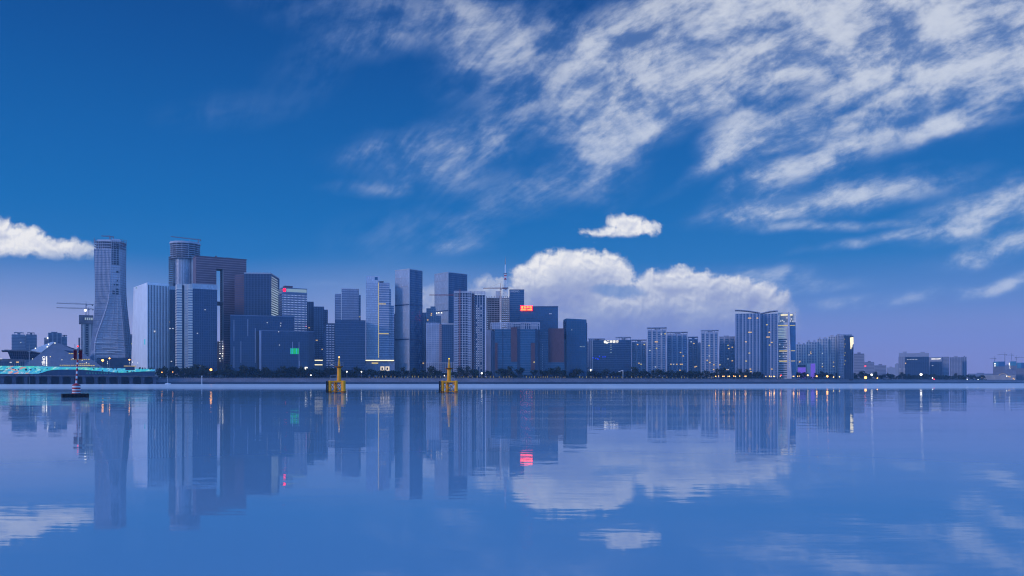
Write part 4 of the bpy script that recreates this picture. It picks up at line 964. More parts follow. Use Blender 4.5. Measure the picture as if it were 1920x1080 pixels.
b = B('unfinished_tower', 'tall scaffolded tower shell with open top frame and a red hoist mast up its front', 'building', 880, 1300)
x0, x1, z1 = block(b, 851.5, 883.5, 549, 'navy2', 0, 34, name='shell_wall')
g = MB(); xs = [851.5, 855, 858.5, 862.5, 867, 872, 877.5, 881, 883.5]
for X_ in xs: xx = b.X(X_); g.box(xx - .45, xx + .45, -1.1, .1, -.3, z1 + 2.5)
g.build('frame_columns', M['aptl'], b.o)
g = MB(); z = 3
while z < z1: g.box(x0, x1, -.9, .1, z, z + .75); z += 3.9
g.build('frame_beams', M['aptl'], b.o)
g = MB(); z = 5.2
for r_ in range(33):
    for (a, c) in ((852, 857.8), (877.8, 883)): g.box(b.X(a), b.X(c), -.6, .1, z, z + 2.2)
    z += 3.9
each(g, 'clad_bay', M['apt'], b.o)
x2, x3, z2 = block(b, 884, 889.5, 549, 'dark', 1, 26, band=(3.9, 1.7, .8, 'rust'), name='hoist_bay')
x4, x5, z4 = block(b, 890, 909.5, 553, 'navy2', 2, 30, fin=(4.1, .8, .5, 'aptl'), band=(3.9, .5, .4, 'bfin'), name='window_wall')
g = MB(); z = 16
for r_ in range(27):
    for X_ in (893.5, 897.5, 902):
        if R.random() < .85: g.box(b.X(X_, 2) - .9, b.X(X_, 2) + .9, 1.3, 2.1, z, z + 1.9)
    z += 3.9
each(g, 'pale_panel', M['stone'], b.o)
g = MB()
for X_ in (852, 858, 866, 874, 882, 890, 896, 903, 909.5):
    xx = b.X(X_); ztop = b.Z(546 if X_ < 884 else 545.5)
    for y in (0, 14, 28): g.box(xx - .4, xx + .4, y, y + .8, z4 - 1 if X_ > 884 else z1, ztop)
for y in (0, 14, 28): g.box(b.X(852), b.X(909.5), y + .1, y + .7, b.Z(546.5), b.Z(545.5)); 
for y in (0,): g.box(b.X(852), b.X(909.5), y + .1, y + .7, b.Z(550.5), b.Z(549.8))
g.build('open_top_frame', M['aptl'], b.o)
MB().box(b.X(858), b.X(876), 4, 20, z1, b.Z(546.5)).build('lift_core', M['stone'], b.o)
g = MB(); xx = b.X(862)
for sx in (-.8, .8): g.bar((xx + sx, -2.4, 0), (xx + sx, -2.4, z1 + 6), .25, 4)
z = 0
while z < z1 + 3: g.bar((xx - .8, -2.4, z), (xx + .8, -2.4, z + 3), .15, 4); z += 3
g.build('hoist_mast', M['redsteel'], b.o)
crane('red-brown crane with a long left jib across the second glass slab tower', 862, 549, 541, 554, 805, 884, 1322, m='redsteel', apex=4)

b = B('open_frame_tower', 'bare concrete frame of slabs and columns with sky showing through its right bays', 'building', 935, 1440)
x0, x1 = b.X(911.5), b.X(955.5); zt_ = b.Z(558); dp = 24
g = MB(); z = 3
while z < zt_ + .5:
    g.prism(rect(x0, b.X(937), 0, dp), z, z + 1.0)
    g.prism(rect(b.X(940), x1, 2, dp - 4), z, z + .8); z += 3.75
g.build('floor_slabs', M['conc'], b.o)
g = MB()
for X_ in (912, 917, 922, 927, 932, 936.6, 940.5, 944.5, 948, 951.5, 955):
    for y in ((.4, dp - 1.2) if X_ < 938 else (2.4, dp - 5)): xx = b.X(X_); g.box(xx - .45, xx + .45, y, y + .8, 0, zt_ + 3)
g.build('columns', M['conc'], b.o)
MB().box(b.X(915), b.X(936), 8, dp - 4, -.3, zt_ - 3).build('core', M['dark'], b.o)
MB().box(b.X(911.6), b.X(922), -.6, -.1, 0, b.Z(619)).build('screened_base', M['apt'], b.o)
MB().box(b.X(929.5), b.X(938), 6, 16, zt_, b.Z(545)).build('lift_head', M['stone'], b.o)
crane('red-brown crane standing before the bare concrete frame, its jib pointing left', 938.5, 600, 528, 541, 906, 951, 1425, m='redsteel', apex=10)

# --- broadcast mast
b = B('broadcast_mast', 'tall white lattice broadcast mast with a red and white band, rising above the bare frame', 'mast', 947.5, 1600)
k_ = 1600 / F
def mseg(Y0, Y1, w0, w1, name, m, r=.32, n=5):
    g = MB(); z0, z1 = b.Z(Y0), b.Z(Y1); a, c = w0 * k_ / 2, w1 * k_ / 2
    cs = [(-1, -1), (1, -1), (1, 1), (-1, 1)]
    for i, (sx, sy) in enumerate(cs):
        g.bar((sx * a, sy * a, z0), (sx * c, sy * c, z1), r, 5)
        tx, ty = cs[(i + 1) % 4]
        for j in range(n):
            t, t2 = j / n, (j + 1) / n; w_a, w_b = a + (c - a) * t, a + (c - a) * t2; za, zb_ = z0 + (z1 - z0) * t, z0 + (z1 - z0) * t2
            g.bar((sx * w_a, sy * w_a, za), (tx * w_b, ty * w_b, zb_), r * .55, 4); g.bar((tx * w_a, ty * w_a, za), (sx * w_b, sy * w_b, zb_), r * .55, 4)
            g.bar((sx * w_b, sy * w_b, zb_), (tx * w_b, ty * w_b, zb_), r * .55, 4)
    return g.build(name, M[m] if isinstance(m, str) else m, b.o)
mseg(705, 556, 15, 10, 'lattice_base', 'white', .5, 12); mseg(556, 540, 9.5, 8, 'lattice_shaft', 'white', .45, 3); mseg(540, 513, 5, 3.6, 'lattice_shaft', 'white', .4, 5)
g = MB(); g.box(-6, 6, -6, 6, b.Z(541), b.Z(539.5)); g.box(-3.6, 3.6, -3.6, 3.6, b.Z(514), b.Z(512.8)); g.box(-2.8, 2.8, -2.8, 2.8, b.Z(525), b.Z(524)); each(g, 'platform', M['dconc'], b.o)
rw = mat('mast_red', (.5, .03, .03), .5)
for i, (a, c) in enumerate(((524, 521), (521, 518.5), (518.5, 516), (516, 513.5))): MB().box(-2.4, 2.4, -2.4, 2.4, b.Z(a) + .02, b.Z(c)).build('aerial_panel', rw if i % 2 == 0 else M['white'], b.o)
g = MB(); g.bar((0, 0, b.Z(513)), (0, 0, b.Z(496)), 1.2, 8, .9); g.build('pole', M['white'], b.o)
g = MB(); g.bar((0, 0, b.Z(496)), (0, 0, b.Z(486)), .9, 8, .7); g.bar((0, 0, b.Z(486)), (0, 0, b.Z(481)), .25, 6); g.build('tip', M['grey'], b.o)

# --- blue towers behind
b = B('blue_office_tower', 'blue glass office tower with faint white lettering at its top, right of the broadcast mast', 'building', 970, 1500)
x0, x1, z1 = block(b, 955.5, 982.5, 543.5, 'blue', 0, 30, fin=(3, .3, .3, 'dfin'), band=(3.8, .6, .35, 'bfin')); cap(b, x0, x1, 0, 30, z1, .8, 'dfin')
text_mesh('VMOMO', 4.4, M['white'], 'lettering', b.o, (b.X(965.5), -.8, b.Z(546.6)), (math.radians(90), 0, 0))
b = B('neon_office_block', 'blue glass office block carrying a red neon rooftop sign', 'building', 1010, 1400)
x0, x1, z1 = block(b, 975, 1046, 575, 'blue', 0, 34, fin=(3, .3, .3, 'dfin'), band=(3.8, .6, .35, 'dfin')); cap(b, x0, x1, 0, 34, z1, .8, 'dfin')
b.win(1032, 588.3, M['stone'], 5, 1.5, name='lettering', out=.8)
sb = B('neon_sign', 'glowing red neon sign with yellow characters on the edge of the blue office block', 'sign', 987, 1396)
MB().box(sb.X(975.6), sb.X(998.6), 0, .5, sb.Z(582.6), sb.Z(573.2)).build('red_backing', E['neon'], sb.o)
text_mesh('富友中恒', 4.9, E['neony'], 'lettering', sb.o, (sb.X(987), -.4, sb.Z(576.7)), (math.radians(90), 0, 0), .15)
g = MB()
for i in range(12):
    if i == 6: continue
    g.box(sb.X(976.6 + 1.78 * i), sb.X(977.9 + 1.78 * i), -.5, -.1, sb.Z(581.8), sb.Z(580.2))
g.build('small_lettering', E['neony'], sb.o)

b = B('terracotta_block', 'blue glass block with three terracotta strips and a scaffold-framed roof storey', 'building', 965, 1290)
x0, x1, z1 = block(b, 928, 1007.5, 617, 'teal', 0, 36, fin=(2.8, .25, .25, 'dfin'), band=(3.8, .4, .3, 'bfin'))
x2, x3, z2 = block(b, 920.5, 927.8, 620, 'navy2', 3, 30, fin=(3, .5, .4, 'bfin')); block(b, 1007.8, 1012, 619, 'navy2', 3, 30)
g = MB()
for (a, c) in ((942, 943.2), (970, 974.8), (1003.3, 1006.5)): g.box(b.X(a), b.X(c), -.9, .1, -.4, z1 + .5)
g.build('dark_joint', M['navy2'], b.o)
for (a, c, Yt, Yb) in ((928.2, 932.8, 642.5, 694), (958, 969.6, 613.8, 678), (995.5, 1003, 643, 694)):
    MB().box(b.X(a), b.X(c), -1.3, .1, b.Z(Yb), b.Z(Yt)).build('terracotta_strip', M['rust'], b.o)
b.win(1001.5, 679, E['yel'], 2, 1.6, out=1.6)
g = MB(); xa, xb = b.X(920), b.X(1012); zt_ = b.Z(604.5)
n = 26
for i in range(n + 1):
    xx = xa + (xb - xa) * i / n
    for y in (1, 16): g.box(xx - .3, xx + .3, y, y + .6, z1, zt_)
g.box(xa - .3, xb + .3, .9, 1.7, zt_ - .9, zt_); g.box(xa - .3, xb + .3, 15.9, 16.7, zt_ - .9, zt_); g.box(xa, xb, 1, 1.5, (z1 + zt_) / 2, (z1 + zt_) / 2 + .5)
g.build('roof_frame', M['aptl'], b.o)
g = MB(); 
for (a, c) in ((922, 938), (950, 962), (976, 984), (996, 1008)): g.box(b.X(a), b.X(c), 4, 14, z1 - .1, zt_ - 1.2)
each(g, 'roof_room', M['apt'], b.o)
crane('small dark derrick on the roof of the terracotta-striped block', 985, 612, 600, 606, 976, 992, 1300, apex=8)
b = B('terracotta_panel_block', 'blue glass block with one wide terracotta panel above its glass base', 'building', 1035, 1310)
x0, x1, z1 = block(b, 1012.3, 1058, 619, 'teal', 0, 34, fin=(2.8, .25, .25, 'dfin'), band=(3.8, .4, .3, 'bfin'))
MB().box(b.X(1028), b.X(1057.6), -1.1, .1, b.Z(679), b.Z(615.8)).build('terracotta_panel', M['rust'], b.o)
g = MB()
for i in range(18): g.box(b.X(1017.2) - .7, b.X(1017.2) + .7, -.7, .1, b.Z(646 + 3.2 * i) - .5, b.Z(646 + 3.2 * i) + .5)
each(g, 'pale_spot', M['aptl'], b.o)
b = B('tapered_blue_block', 'plain deep blue glass block with a slightly sloping roof edge and dark left corner', 'building', 1062, 1330, phi=10)
xr = b.X(1099.5)
zt_ = b.Z(597)
MB().prism(rect(0, xr, 0, 30), -.5, [zt_, zt_ - 1.5, zt_ - 1.5, zt_]).build('glass_wall', M['teal'], b.o)
g = MB(); grid(g, rect(0, xr, 0, 30), 0, zt_ - 3, 2.8, .25, .25); bands(g, rect(0, xr, 0, 30), 0, zt_ - 4, 3.8, .4, .33); g.build('mullion_pattern', M['dfin'], b.o)
MB().box(-4, -.05, 2, 24, -.5, b.Z(636)).build('corner_shaft', M['navy2'], b.o)
MB().box(xr + .05, xr + 1.8, 2, 26, -.5, b.Z(605, xr)).build('side_fin', M['navy'], b.o)
for X_, Y_ in ((1072, 618.5), (1088, 650), (1091, 650), (1095, 650)): b.win(X_, Y_, E['stripe'], 1.5, 1.0)

# --- dark screen building with white sign
b = B('screen_building', 'wide dark glass building with a white glowing rooftop sign and faint blue lights', 'building', 1145, 1440)
x0, x1, z1 = block(b, 1111, 1183.5, 637.5, 'navy', 0, 36, band=(3.9, .5, .3, 'bfin'), fin=(5.5, .25, .2, 'dfin'))
x2, x3, z2 = block(b, 1104, 1110.8, 635.5, 'mid', 2, 26, fin=(3, .7, .4, 'aptl')); pergola(b, x2 - .5, b.X(1134), 3, 18, z1, 2.0, 'apt')
pergola(b, b.X(1155), b.X(1183), 3, 18, z1, 4.4, 'apt')
MB().bar((b.X(1110.5), -1, 3), (b.X(1110.5), -1, z1), .5, 6).build('light_fin', M['white'], b.o)
b.win(1107.6, 694, E['whites'], 2.4, 3.6, -2, 'entrance_light')
sb = B('rooftop_sign', 'white glowing sign with a round logo and chunky characters on the dark screen building', 'sign', 1145, 1437)
g = MB(); cxs = sb.X(1134.6); czs = sb.Z(641)
g.lathe([(2.3, -.2), (2.3, .2)], 14); g.v = [(cxs + x_, z_, czs + y_) for x_, y_, z_ in g.v]; g.add([(cxs + 1.5, -.2, czs - 2.6), (cxs + 5.2, -.2, czs - 2.6), (cxs + 1.2, -.2, czs + 1.6), (cxs + 1.5, .2, czs - 2.6), (cxs + 5.2, .2, czs - 2.6), (cxs + 1.2, .2, czs + 1.6)], [(0, 1, 2), (3, 5, 4), (0, 3, 4, 1), (1, 4, 5, 2), (2, 5, 3, 0)])
g.build('logo', E['whites'], sb.o)
text_mesh('工商银行', 5.4, E['whites'], 'lettering', sb.o, (sb.X(1148.5), 0, sb.Z(641)), (math.radians(90), 0, 0), .2)
for X_, Y_ in ((1112, 671), (1117, 672), (1120.5, 673), (1122, 673.5), (1124, 668), (1130.5, 669), (1134.6, 669)): b.win(X_, Y_, E['blueled'], 2.2, 2.2)
for Y_ in (647, 651, 655.5, 660.5): b.win(1145.5, Y_, E['stripe'], 3.2, .7)
b = B('far_apartment_tower', 'sliver of a pale apartment tower between the deep blue block and the dark screen building', 'building', 1101, 1700)
block(b, 1096, 1104.5, 640, 'farl', 0, 20, band=(3.4, 1.4, .5, 'far'))

# --- row of apartment towers
def apt(X0, X1, Yt, D, label, ver=0, frame=True, lit=(), wings=None, pale='aptl', base='apt'):
    b = B('apartment_tower', label, 'building', (X0 + X1) / 2, D)
    x0, x1, z1 = block(b, X0, X1, Yt, base, 0, 26, name='wall')
    W_ = x1 - x0; g = MB(); gl_ = MB(); n = max(2, round(W_ / 9)); bw = W_ / n
    for i in range(n):
        a = x0 + bw * i
        g.box(a - .3, a + 1.1, -.9, .1, -.3, z1); g.box(a + bw - 1.5, a + bw - .9, -.7, .1, -.3, z1 - 2)
        gl_.box(a + 1.6, a + bw - 2.0, -.35, .1, 2, z1 - 3)
    g.box(x1 - .8, x1 + .3, -.9, .1, -.3, z1); g.build('pilaster_pattern', M[pale], b.o); gl_.build('balcony_glazing', M['blue'], b.o)
    g = MB(); z = 5
    while z < z1 - 3:
        for i in range(n):
            a = x0 + bw * i
            if (i + ver) % 2 == 0: g.box(a + 1.2, a + bw - 1.6, -1.2, -.3, z, z + 1.0)
            else: g.box(a + 1.7, a + bw - 2.1, -.6, -.3, z, z + 1.3)
        z += 3.3
    tag(g.build('balcony', M['apt' if ver < 2 else pale], b.o), kind='stuff')
    if frame: pergola(b, x0, x1, 1, 20, z1, 3.2, 'apt')
    else: cap(b, x0, x1, 0, 26, z1, 1.2, 'apt'); plant(b, x0 + W_ * .3, x0 + W_ * .6, 5, 10, z1, 2.5, 'apt')
    for X_, Y_ in lit: b.win(X_, Y_, E[R.choice(('warm', 'warm', 'yel', 'pale'))], 2.4, 1.5, out=1.35)
    return b
apt(1184.5, 1212, 641, 1460, 'low gridded apartment tower directly right of the dark screen building', 0, True, ((1195.5, 646), (1208, 646), (1198, 681), (1202, 683)))
apt(1213.8, 1249.5, 618, 1440, 'broad apartment tower with framed roof, taller than its neighbours, right of the low gridded one', 1, True, ((1247, 626), (1240, 626.5), (1229, 641), (1232, 641), (1231, 653), (1218.5, 657), (1229, 688)))
apt(1250.5, 1289, 626.5, 1490, 'apartment tower touching the right side of the broad framed-roof one, warm windows low down', 0, True, ((1276, 661), (1281, 667.5), (1258, 683), (1263, 683), (1269, 683), (1276, 683), (1279, 683), (1275, 694)))
apt(1290.5, 1308.5, 635.5, 1520, 'short narrow apartment tower with flat framed roof left of the gap', 1, True, ((1301, 644), (1296, 641), (1303, 688), (1305.5, 687)))
apt(1308.8, 1314, 644, 1560, 'very slim dim apartment slab wedged before the next framed-roof tower', 0, False, ())
apt(1314.2, 1347, 623, 1480, 'tall framed-roof apartment tower with a column of warm windows, midway along the apartment row', 0, True, ((1329.5, 648), (1330, 667.5), (1326, 675.5), (1338.5, 684), (1338, 693), (1331, 680)))
apt(1348.5, 1378, 632, 1540, 'apartment tower immediately left of the curved-roof twins', 1, False, ((1365, 647.5), (1366.5, 653.5), (1373, 651), (1365, 673), (1373, 676.5), (1362.5, 693), (1365.5, 693), (1350, 684)))

# --- curved-roof twins
def curved(X0, X1, YL, YR, D, label, lit, mode):
    b = B('curved_roof_tower', label, 'building', (X0 + X1) / 2, D, group='curved-roof twin apartment towers')
    x0, x1 = b.X(X0), b.X(X1); zr = b.Z(max(YL, YR) + 1.5); zb_ = b.Z(588)
    W_ = x1 - x0
    MB().prism(rect(x0, x1, 0, 30), -.5, b.Z(588.5)).build('wall', M['blue'], b.o)
    g = MB(); n = 7 if W_ > 40 else 5
    for i in range(n + 1):
        a = x0 + W_ * i / n; g.box(a - .8, a + .8, -1.3, .1, -.3, b.Z(588)); g.box(a + 1.6, a + 2.3, -.9, .1, -.3, b.Z(589)) if i < n else None
    g.build('pilaster_pattern', mat('blue_grey_render', (.27, .30, .40), .8, 0, .3, .12, .05), b.o)
    g = MB(); z = 4
    while z < b.Z(590):
        for i in range(n):
            a = x0 + W_ * i / n
            if i % 2 == 0: g.box(a + 2.4, a + W_ / n - .8, -.8, -.05, z, z + 1.1)
            else: g.box(a + 2.4, a + W_ / n - .8, -.5, -.05, z, z + .7)
        z += 3.3
    tag(g.build('balcony', M['bfin'], b.o), kind='stuff')
    g = MB(); m_ = 14; za, zc2 = b.Z(YL), b.Z(YR)
    top = []
    for i in range(m_ + 1):
        t = i / m_
        s_ = math.cos(t * math.pi / 2) if mode == 0 else math.sin(t * math.pi / 2)
        zz = (zc2 + (za - zc2) * s_) if mode == 0 else (za + (zc2 - za) * s_)
        top.append((x0 - .6 + (W_ + 1.2) * t, zz))
    for (xa, za_), (xb, zb2) in zip(top, top[1:]):
        g.prism([(xa, -1.4), (xb, -1.4), (xb, 28), (xa, 28)], [za_ - 1.0, zb2 - 1.0, zb2 - 1.0, za_ - 1.0], [za_, zb2, zb2, za_])
    g.build('curved_roof', M['aptl'], b.o)
    g = MB()
    for (xa, za_) in top[::1]: g.box(xa - .2 if xa > x0 else xa, xa + .25, -1.0, -.4, b.Z(588.5), za_ - 1)
    each(g, 'crown_post', M['aptl'], b.o)
    MB().prism(rect(x0 + 1, x1 - 1, 1.5, 26), b.Z(588.5), b.Z(max(YL, YR) + 1.6)).build('crown_wall', M['mid'], b.o)
    for X_, Y_ in lit: b.win(X_, Y_, E[R.choice(('warm', 'yel', 'warm'))], 3.0, 1.6, out=1.4)
curved(1379, 1424.5, 580, 586, 1500, 'left twin of the two curved-roof towers, its roof swooping down to the right', ((1404, 596.5), (1407, 596.5), (1420, 596.5), (1404.5, 623), (1408, 623), (1398.5, 641), (1405, 662), (1399, 677), (1407, 692), (1408, 697)), 0)
curved(1426, 1457.5, 586.5, 582, 1510, 'right twin of the two curved-roof towers, its roof rising to the right', ((1438, 609), (1442.5, 623), (1438.5, 632), (1442, 632), (1447, 642), (1443, 647), (1447, 692)), 1)

# --- hotel with lit crown
b = B('lit_hotel_tower', 'pale hotel tower with flared foot, open glowing crown and yellow light bands', 'building', 1459, 1520)
x0, x1 = b.X(1458.6), b.X(1479); zc = b.Z(605); zt_ = b.Z(587)
MB().prism(rect(x0, x1, 0, 30), -.5, zc).build('stone_wall', M['stone'], b.o)
g = MB(); g.add([(b.X(1479.2, 2), 2, zc), (b.X(1491.7, 2), 2, zc), (b.X(1491.7, 2), 30, zc), (b.X(1479.2, 2), 30, zc), (b.X(1484.5, 2), 2, -.5), (b.X(1492.5, 2), 2, -.5), (b.X(1492.5, 2), 30, -.5), (b.X(1480, 2), 30, -.5)],
      [(0, 1, 2, 3), (7, 6, 5, 4), (4, 5, 1, 0), (5, 6, 2, 1), (6, 7, 3, 2), (7, 4, 0, 3)]); g.build('glass_wing', M['blue'], b.o)
g = MB(); g.add([(b.X(1477.5), -1.2, b.Z(585)), (b.X(1479.3), -1.2, b.Z(585)), (b.X(1484.5), -1.2, -.5), (b.X(1475.5), -1.2, -.5), (b.X(1477.5), 1.9, b.Z(585)), (b.X(1479.3), 1.9, b.Z(585)), (b.X(1484.5), 1.9, -.5), (b.X(1475.5), 1.9, -.5)],
      [(3, 2, 1, 0), (4, 5, 6, 7), (0, 1, 5, 4), (1, 2, 6, 5), (2, 3, 7, 6), (3, 0, 4, 7)]); g.build('flared_pier', M['aptl'], b.o)
g = MB(); z = 3
while z < b.Z(634): g.box(x0 + 1.2, b.X(1475.5), -.4, .1, z, z + 1.9); z += 4.2
g.build('window_strip_pattern', M['navy2'], b.o)
for i in range(7): MB().box(x0 + .4, b.X(1471 + R.uniform(1, 5)), -.5, .1, b.Z(615.6 + 3.05 * i) - .6, b.Z(615.6 + 3.05 * i) + .6).build('lit_floor', E['stripe'], b.o)
for Y_ in (610.5, 658, 677):
    MB().box(x0 + (2 if Y_ > 620 else 0), b.X(1477.3 if Y_ < 620 else 1476.5), -.7, .1, b.Z(Y_) - (.6 if Y_ < 620 else 1.0), b.Z(Y_) + .6).build('light_band', E['yel'], b.o)
    MB().box(b.X(1481 if Y_ < 620 else 1483, 2), b.X(1491, 2), 1.4, 2.05, b.Z(Y_) - .5, b.Z(Y_) + .5).build('light_band', E['yel'], b.o)
g = MB()
for X_ in (1458.8, 1462, 1478, 1480.5, 1489, 1491.4): g.box(b.X(X_) - .8, b.X(X_) + .8, -.2, 2, zc, zt_ + 1); g.box(b.X(X_) - .8, b.X(X_) + .8, 26, 28, zc, zt_ + 1)
g.box(b.X(1458.6), b.X(1491.8), -.3, 2.1, zt_ - 1.6, zt_ + .2); g.box(b.X(1458.6), b.X(1491.8), 25.9, 28.1, zt_ - 1.6, zt_ + .2); g.box(b.X(1464), b.X(1476), 6, 18, zt_ + .2, b.Z(584.8))
g.build('crown_frame', M['cream'], b.o)
MB().box(b.X(1462), b.X(1489), 10, 24, zc, zt_ - 2).build('crown_drum', M['stone'], b.o)
for (a, c, Y_, h_) in ((1464, 1477, 590.8, .9), (1481, 1486, 591, .9)): MB().box(b.X(a), b.X(c), 8.8, 9.9, b.Z(Y_, 0, 9) - h_, b.Z(Y_, 0, 9) + h_).build('crown_light', E['yel2'], b.o)
for X_, Y_ in ((1463.5, 602), (1475.5, 596), (1467, 601), (1470, 603), (1486.5, 602.5), (1484, 598), (1482, 602)): b.win(X_, Y_, E['pale'], 2.2, 2.4, 9.8, 'crown_spot', .6)
for X_, Y_ in ((1462, 645.5), (1469, 650), (1474.5, 640), (1474.5, 652), (1462, 668), (1468.5, 668), (1475, 668), (1468.5, 662)): b.win(X_, Y_, E['pale'], 1.5, 1.5)
g = MB()
for i in range(11): MB
for Y_ in range(640, 690, 4): g.box(b.X(1480) - .4, b.X(1480) + .4, -1.5, -1.15, b.Z(Y_) - .5, b.Z(Y_) + .5)
each(g, 'pier_light', E['yel'], b.o)

# --- stepped white-balcony row
def wrow(segs, D, label, lit=()):
    b = B('balcony_tower', label, 'building', (segs[0][0] + segs[-1][1]) / 2, D, group='stepped row of pale balcony towers')
    for X0, X1, Yt in segs:
        x0, x1, z1 = block(b, X0, X1, Yt, 'blue', 0, 24, fin=(4.6, 1.7, .8, 'stone'), band=(3.3, 1.4, .6, 'aptl'), name='wall')
        plant(b, x0 + (x1 - x0) * .3, x0 + (x1 - x0) * .75, 4, 10, z1, 3, 'aptl')
    for X_, Y_ in lit: b.win(X_, Y_, E['warm' if R.random() < .6 else 'pale'], 2, 1.6, out=1.2)
    return b
wrow([(1493, 1502, 645), (1502.8, 1511, 646)], 1650, 'lowest pale balcony tower, first right of the glowing hotel', ((1500, 677.5), (1499, 679)))
wrow([(1512, 1521, 641), (1521.8, 1531.5, 641.5)], 1650, 'second pale balcony tower rising behind the violet-lit hall', ((1520, 660), (1520.5, 663), (1517, 665.5)))
wrow([(1533, 1541, 636), (1541.8, 1552, 635)], 1660, 'third pale balcony tower, just right of the violet-lit hall', ((1542, 662.5), (1542, 682), (1542, 687.5)))
b = wrow([(1553.5, 1566, 631), (1566.8, 1578, 629)], 1660, 'fourth and tallest of the pale balcony towers, left of the dark rounded one', ((1563, 679), (1563, 687)))
b = B('rounded_dark_tower', 'dark tower with rounded pale balcony corner and a jagged white-yellow light on its right edge', 'building', 1590, 1640)
x0, x1 = b.X(1571), b.X(1581); rr = (x1 - x0)
x2, x3, z2 = block(b, 1580, 1600, 629.5, 'navy2', 3, 26, fin=(4, .4, .4, 'bfin'), name='dark_wall')
cxx = b.X(1577); rr = b.X(1583) - cxx; zt_ = b.Z(628)
MB().lathe([(rr, -.5), (rr, zt_)], 24, cxx, rr).build('round_corner', M['navy2'], b.o)
g = MB(); z = 4
while z < zt_: g.lathe([(rr * 1.07, z), (rr * 1.07, z + 1.2)], 24, cxx, rr); z += 3.3
for i in range(10): a = math.pi + math.pi * i / 9; g.bar((cxx + rr * 1.09 * math.cos(a), rr + rr * 1.09 * math.sin(a), 0), (cxx + rr * 1.09 * math.cos(a), rr + rr * 1.09 * math.sin(a), zt_), .5, 4)
g.build('balcony_lattice', M['aptl'], b.o)
g = MB(); g.lathe([(rr * 1.5, zt_), (rr * 1.5, zt_ + 1.2)], 24, cxx + 1, rr + 3); g.box(cxx, x3 - 3, 2, 24, zt_, zt_ + 1.1); g.build('curved_roof', M['mid'], b.o)
g = MB(); pr = [(1593.8, 633), (1600, 632), (1600.4, 645), (1598.5, 646), (1598, 651), (1596.5, 651.5), (1596, 655), (1594.8, 654)]
v1 = [(b.X(a), 2.3, b.Z(c)) for a, c in pr]; v2 = [(x_, 2.95, z_) for x_, y_, z_ in v1]; k9 = len(pr)
g.add(v1 + v2, [tuple(range(k9))[::-1], tuple(range(k9, 2 * k9))] + [(i, (i + 1) % k9, k9 + (i + 1) % k9, k9 + i) for i in range(k9)]); g.build('light_feature', E['yel2'], b.o)
for i in range(7): b.win(1583.5 + (i % 2), 636 + 8 * i + R.uniform(-2, 2), E['yel'], 1.6, 1.2, 3)

b = B('violet_hall', 'low stone hall washed in violet light between the hotel and the balcony towers', 'building', 1510, 1600)
MB().box(b.X(1489), b.X(1513), 0, 30, -.5, b.Z(683)).build('left_wall', M['stone'], b.o)
MB().box(b.X(1495.5), b.X(1510.5), -.3, .05, b.Z(688), b.Z(684)).build('dark_fascia', M['navy2'], b.o)
MB().box(b.X(1496), b.X(1510.5), -.4, .05, 1.5, b.Z(689)).build('violet_window', E['violet'], b.o)
MB().box(b.X(1513.2), b.X(1529.5), -3, 30, -.5, b.Z(681.5)).build('right_wall', M['cream'], b.o)
MB().box(b.X(1520), b.X(1528.5), -3.5, -2.95, .8, b.Z(682)).build('violet_window', E['violet'], b.o)
g = MB()
for i in range(9): g.box(b.X(1520.4 + i) - .12, b.X(1520.4 + i) + .12, -3.8, -3.45, .8, b.Z(682))
for i in range(12): g.box(b.X(1497 + 1.15 * i) - .12, b.X(1497 + 1.15 * i) + .12, -.8, -.35, 1.5, b.Z(689))
g.build('window_mullion', M['apt'], b.o)

# --- the distant right
def far_(X0, X1, Yt, D, label, m='far', band=True, name='far_block', extra=None, fin=None):
    b = B(name, label, 'building', (X0 + X1) / 2, D)
    x0, x1, z1 = block(b, X0, X1, Yt, m, 0, 30, fin=fin, band=(4.2, 1.6, .6, 'farl' if m == 'far' else 'far') if band else None)
    plant(b, x0 + (x1 - x0) * .35, x0 + (x1 - x0) * .65, 5, 10, z1, 3, m)
    return b
far_(1601, 1620.5, 663, 2150, 'plain blue-grey slab right after the dark rounded tower', 'far')
b = far_(1620.8, 1639, 679, 2400, 'low twin-topped block with a red rooftop light in the distance', 'far'); b.win(1622.2, 686.4, E['red'], 5, 2.6, 0, 'red_light', .8)
far_(1639.5, 1661.5, 684.8, 2500, 'low flat distant block left of the lower faint ones', 'far')
far_(1662.5, 1678, 689, 3200, 'faint low block farthest back, left of the wide dark office block', 'farl', False)
far_(1678.2, 1685.5, 682.5, 3000, 'faint slim block touching the left of the wide dark office block', 'farl', False)
b = B('wide_office_block', 'wide dark office block with pale top floors and a row of small white characters', 'building', 1713, 2500)
x0, x1, z1 = block(b, 1697, 1741.5, 669, 'navy2', 0, 46, fin=(6, .7, .5, 'dfin'), band=(4.2, .6, .6, 'dfin'))
MB().prism(rect(x0 - .5, x1 + .5, -.8, 47), z1, b.Z(662.2)).build('pale_top', M['farl'], b.o)
x2, x3, z2 = block(b, 1685.5, 1696.6, 669, 'farl', -2, 44, fin=(6, 2, .8, 'far')); MB().prism(rect(x2 - .5, x3 + .5, -2.8, 42), z2, b.Z(661)).build('pale_top', M['farl'], b.o)
plant(b, b.X(1693), b.X(1700), 5, 14, b.Z(662), 5, 'farl'); plant(b, b.X(1726), b.X(1734), 5, 14, b.Z(662), 3, 'farl')
for i in range(7): b.win(1701.5 + 2.9 * i, 674 + R.uniform(-.2, .2), E['pale'], 2.6, 1.7, 0, 'sign_character', .9)
g = MB()
for r_ in range(5):
    for X_ in (1687.5, 1695.5): g.box(b.X(X_, -2) - 2.4, b.X(X_, -2) + 2.4, -3.2, -2, b.Z(700 - 2.1 * r_), b.Z(699 - 2.1 * r_))
each(g, 'window', M['stone'], b.o); b.win(1697.6, 681.2, E['warm'], 4, 3.5, -2)
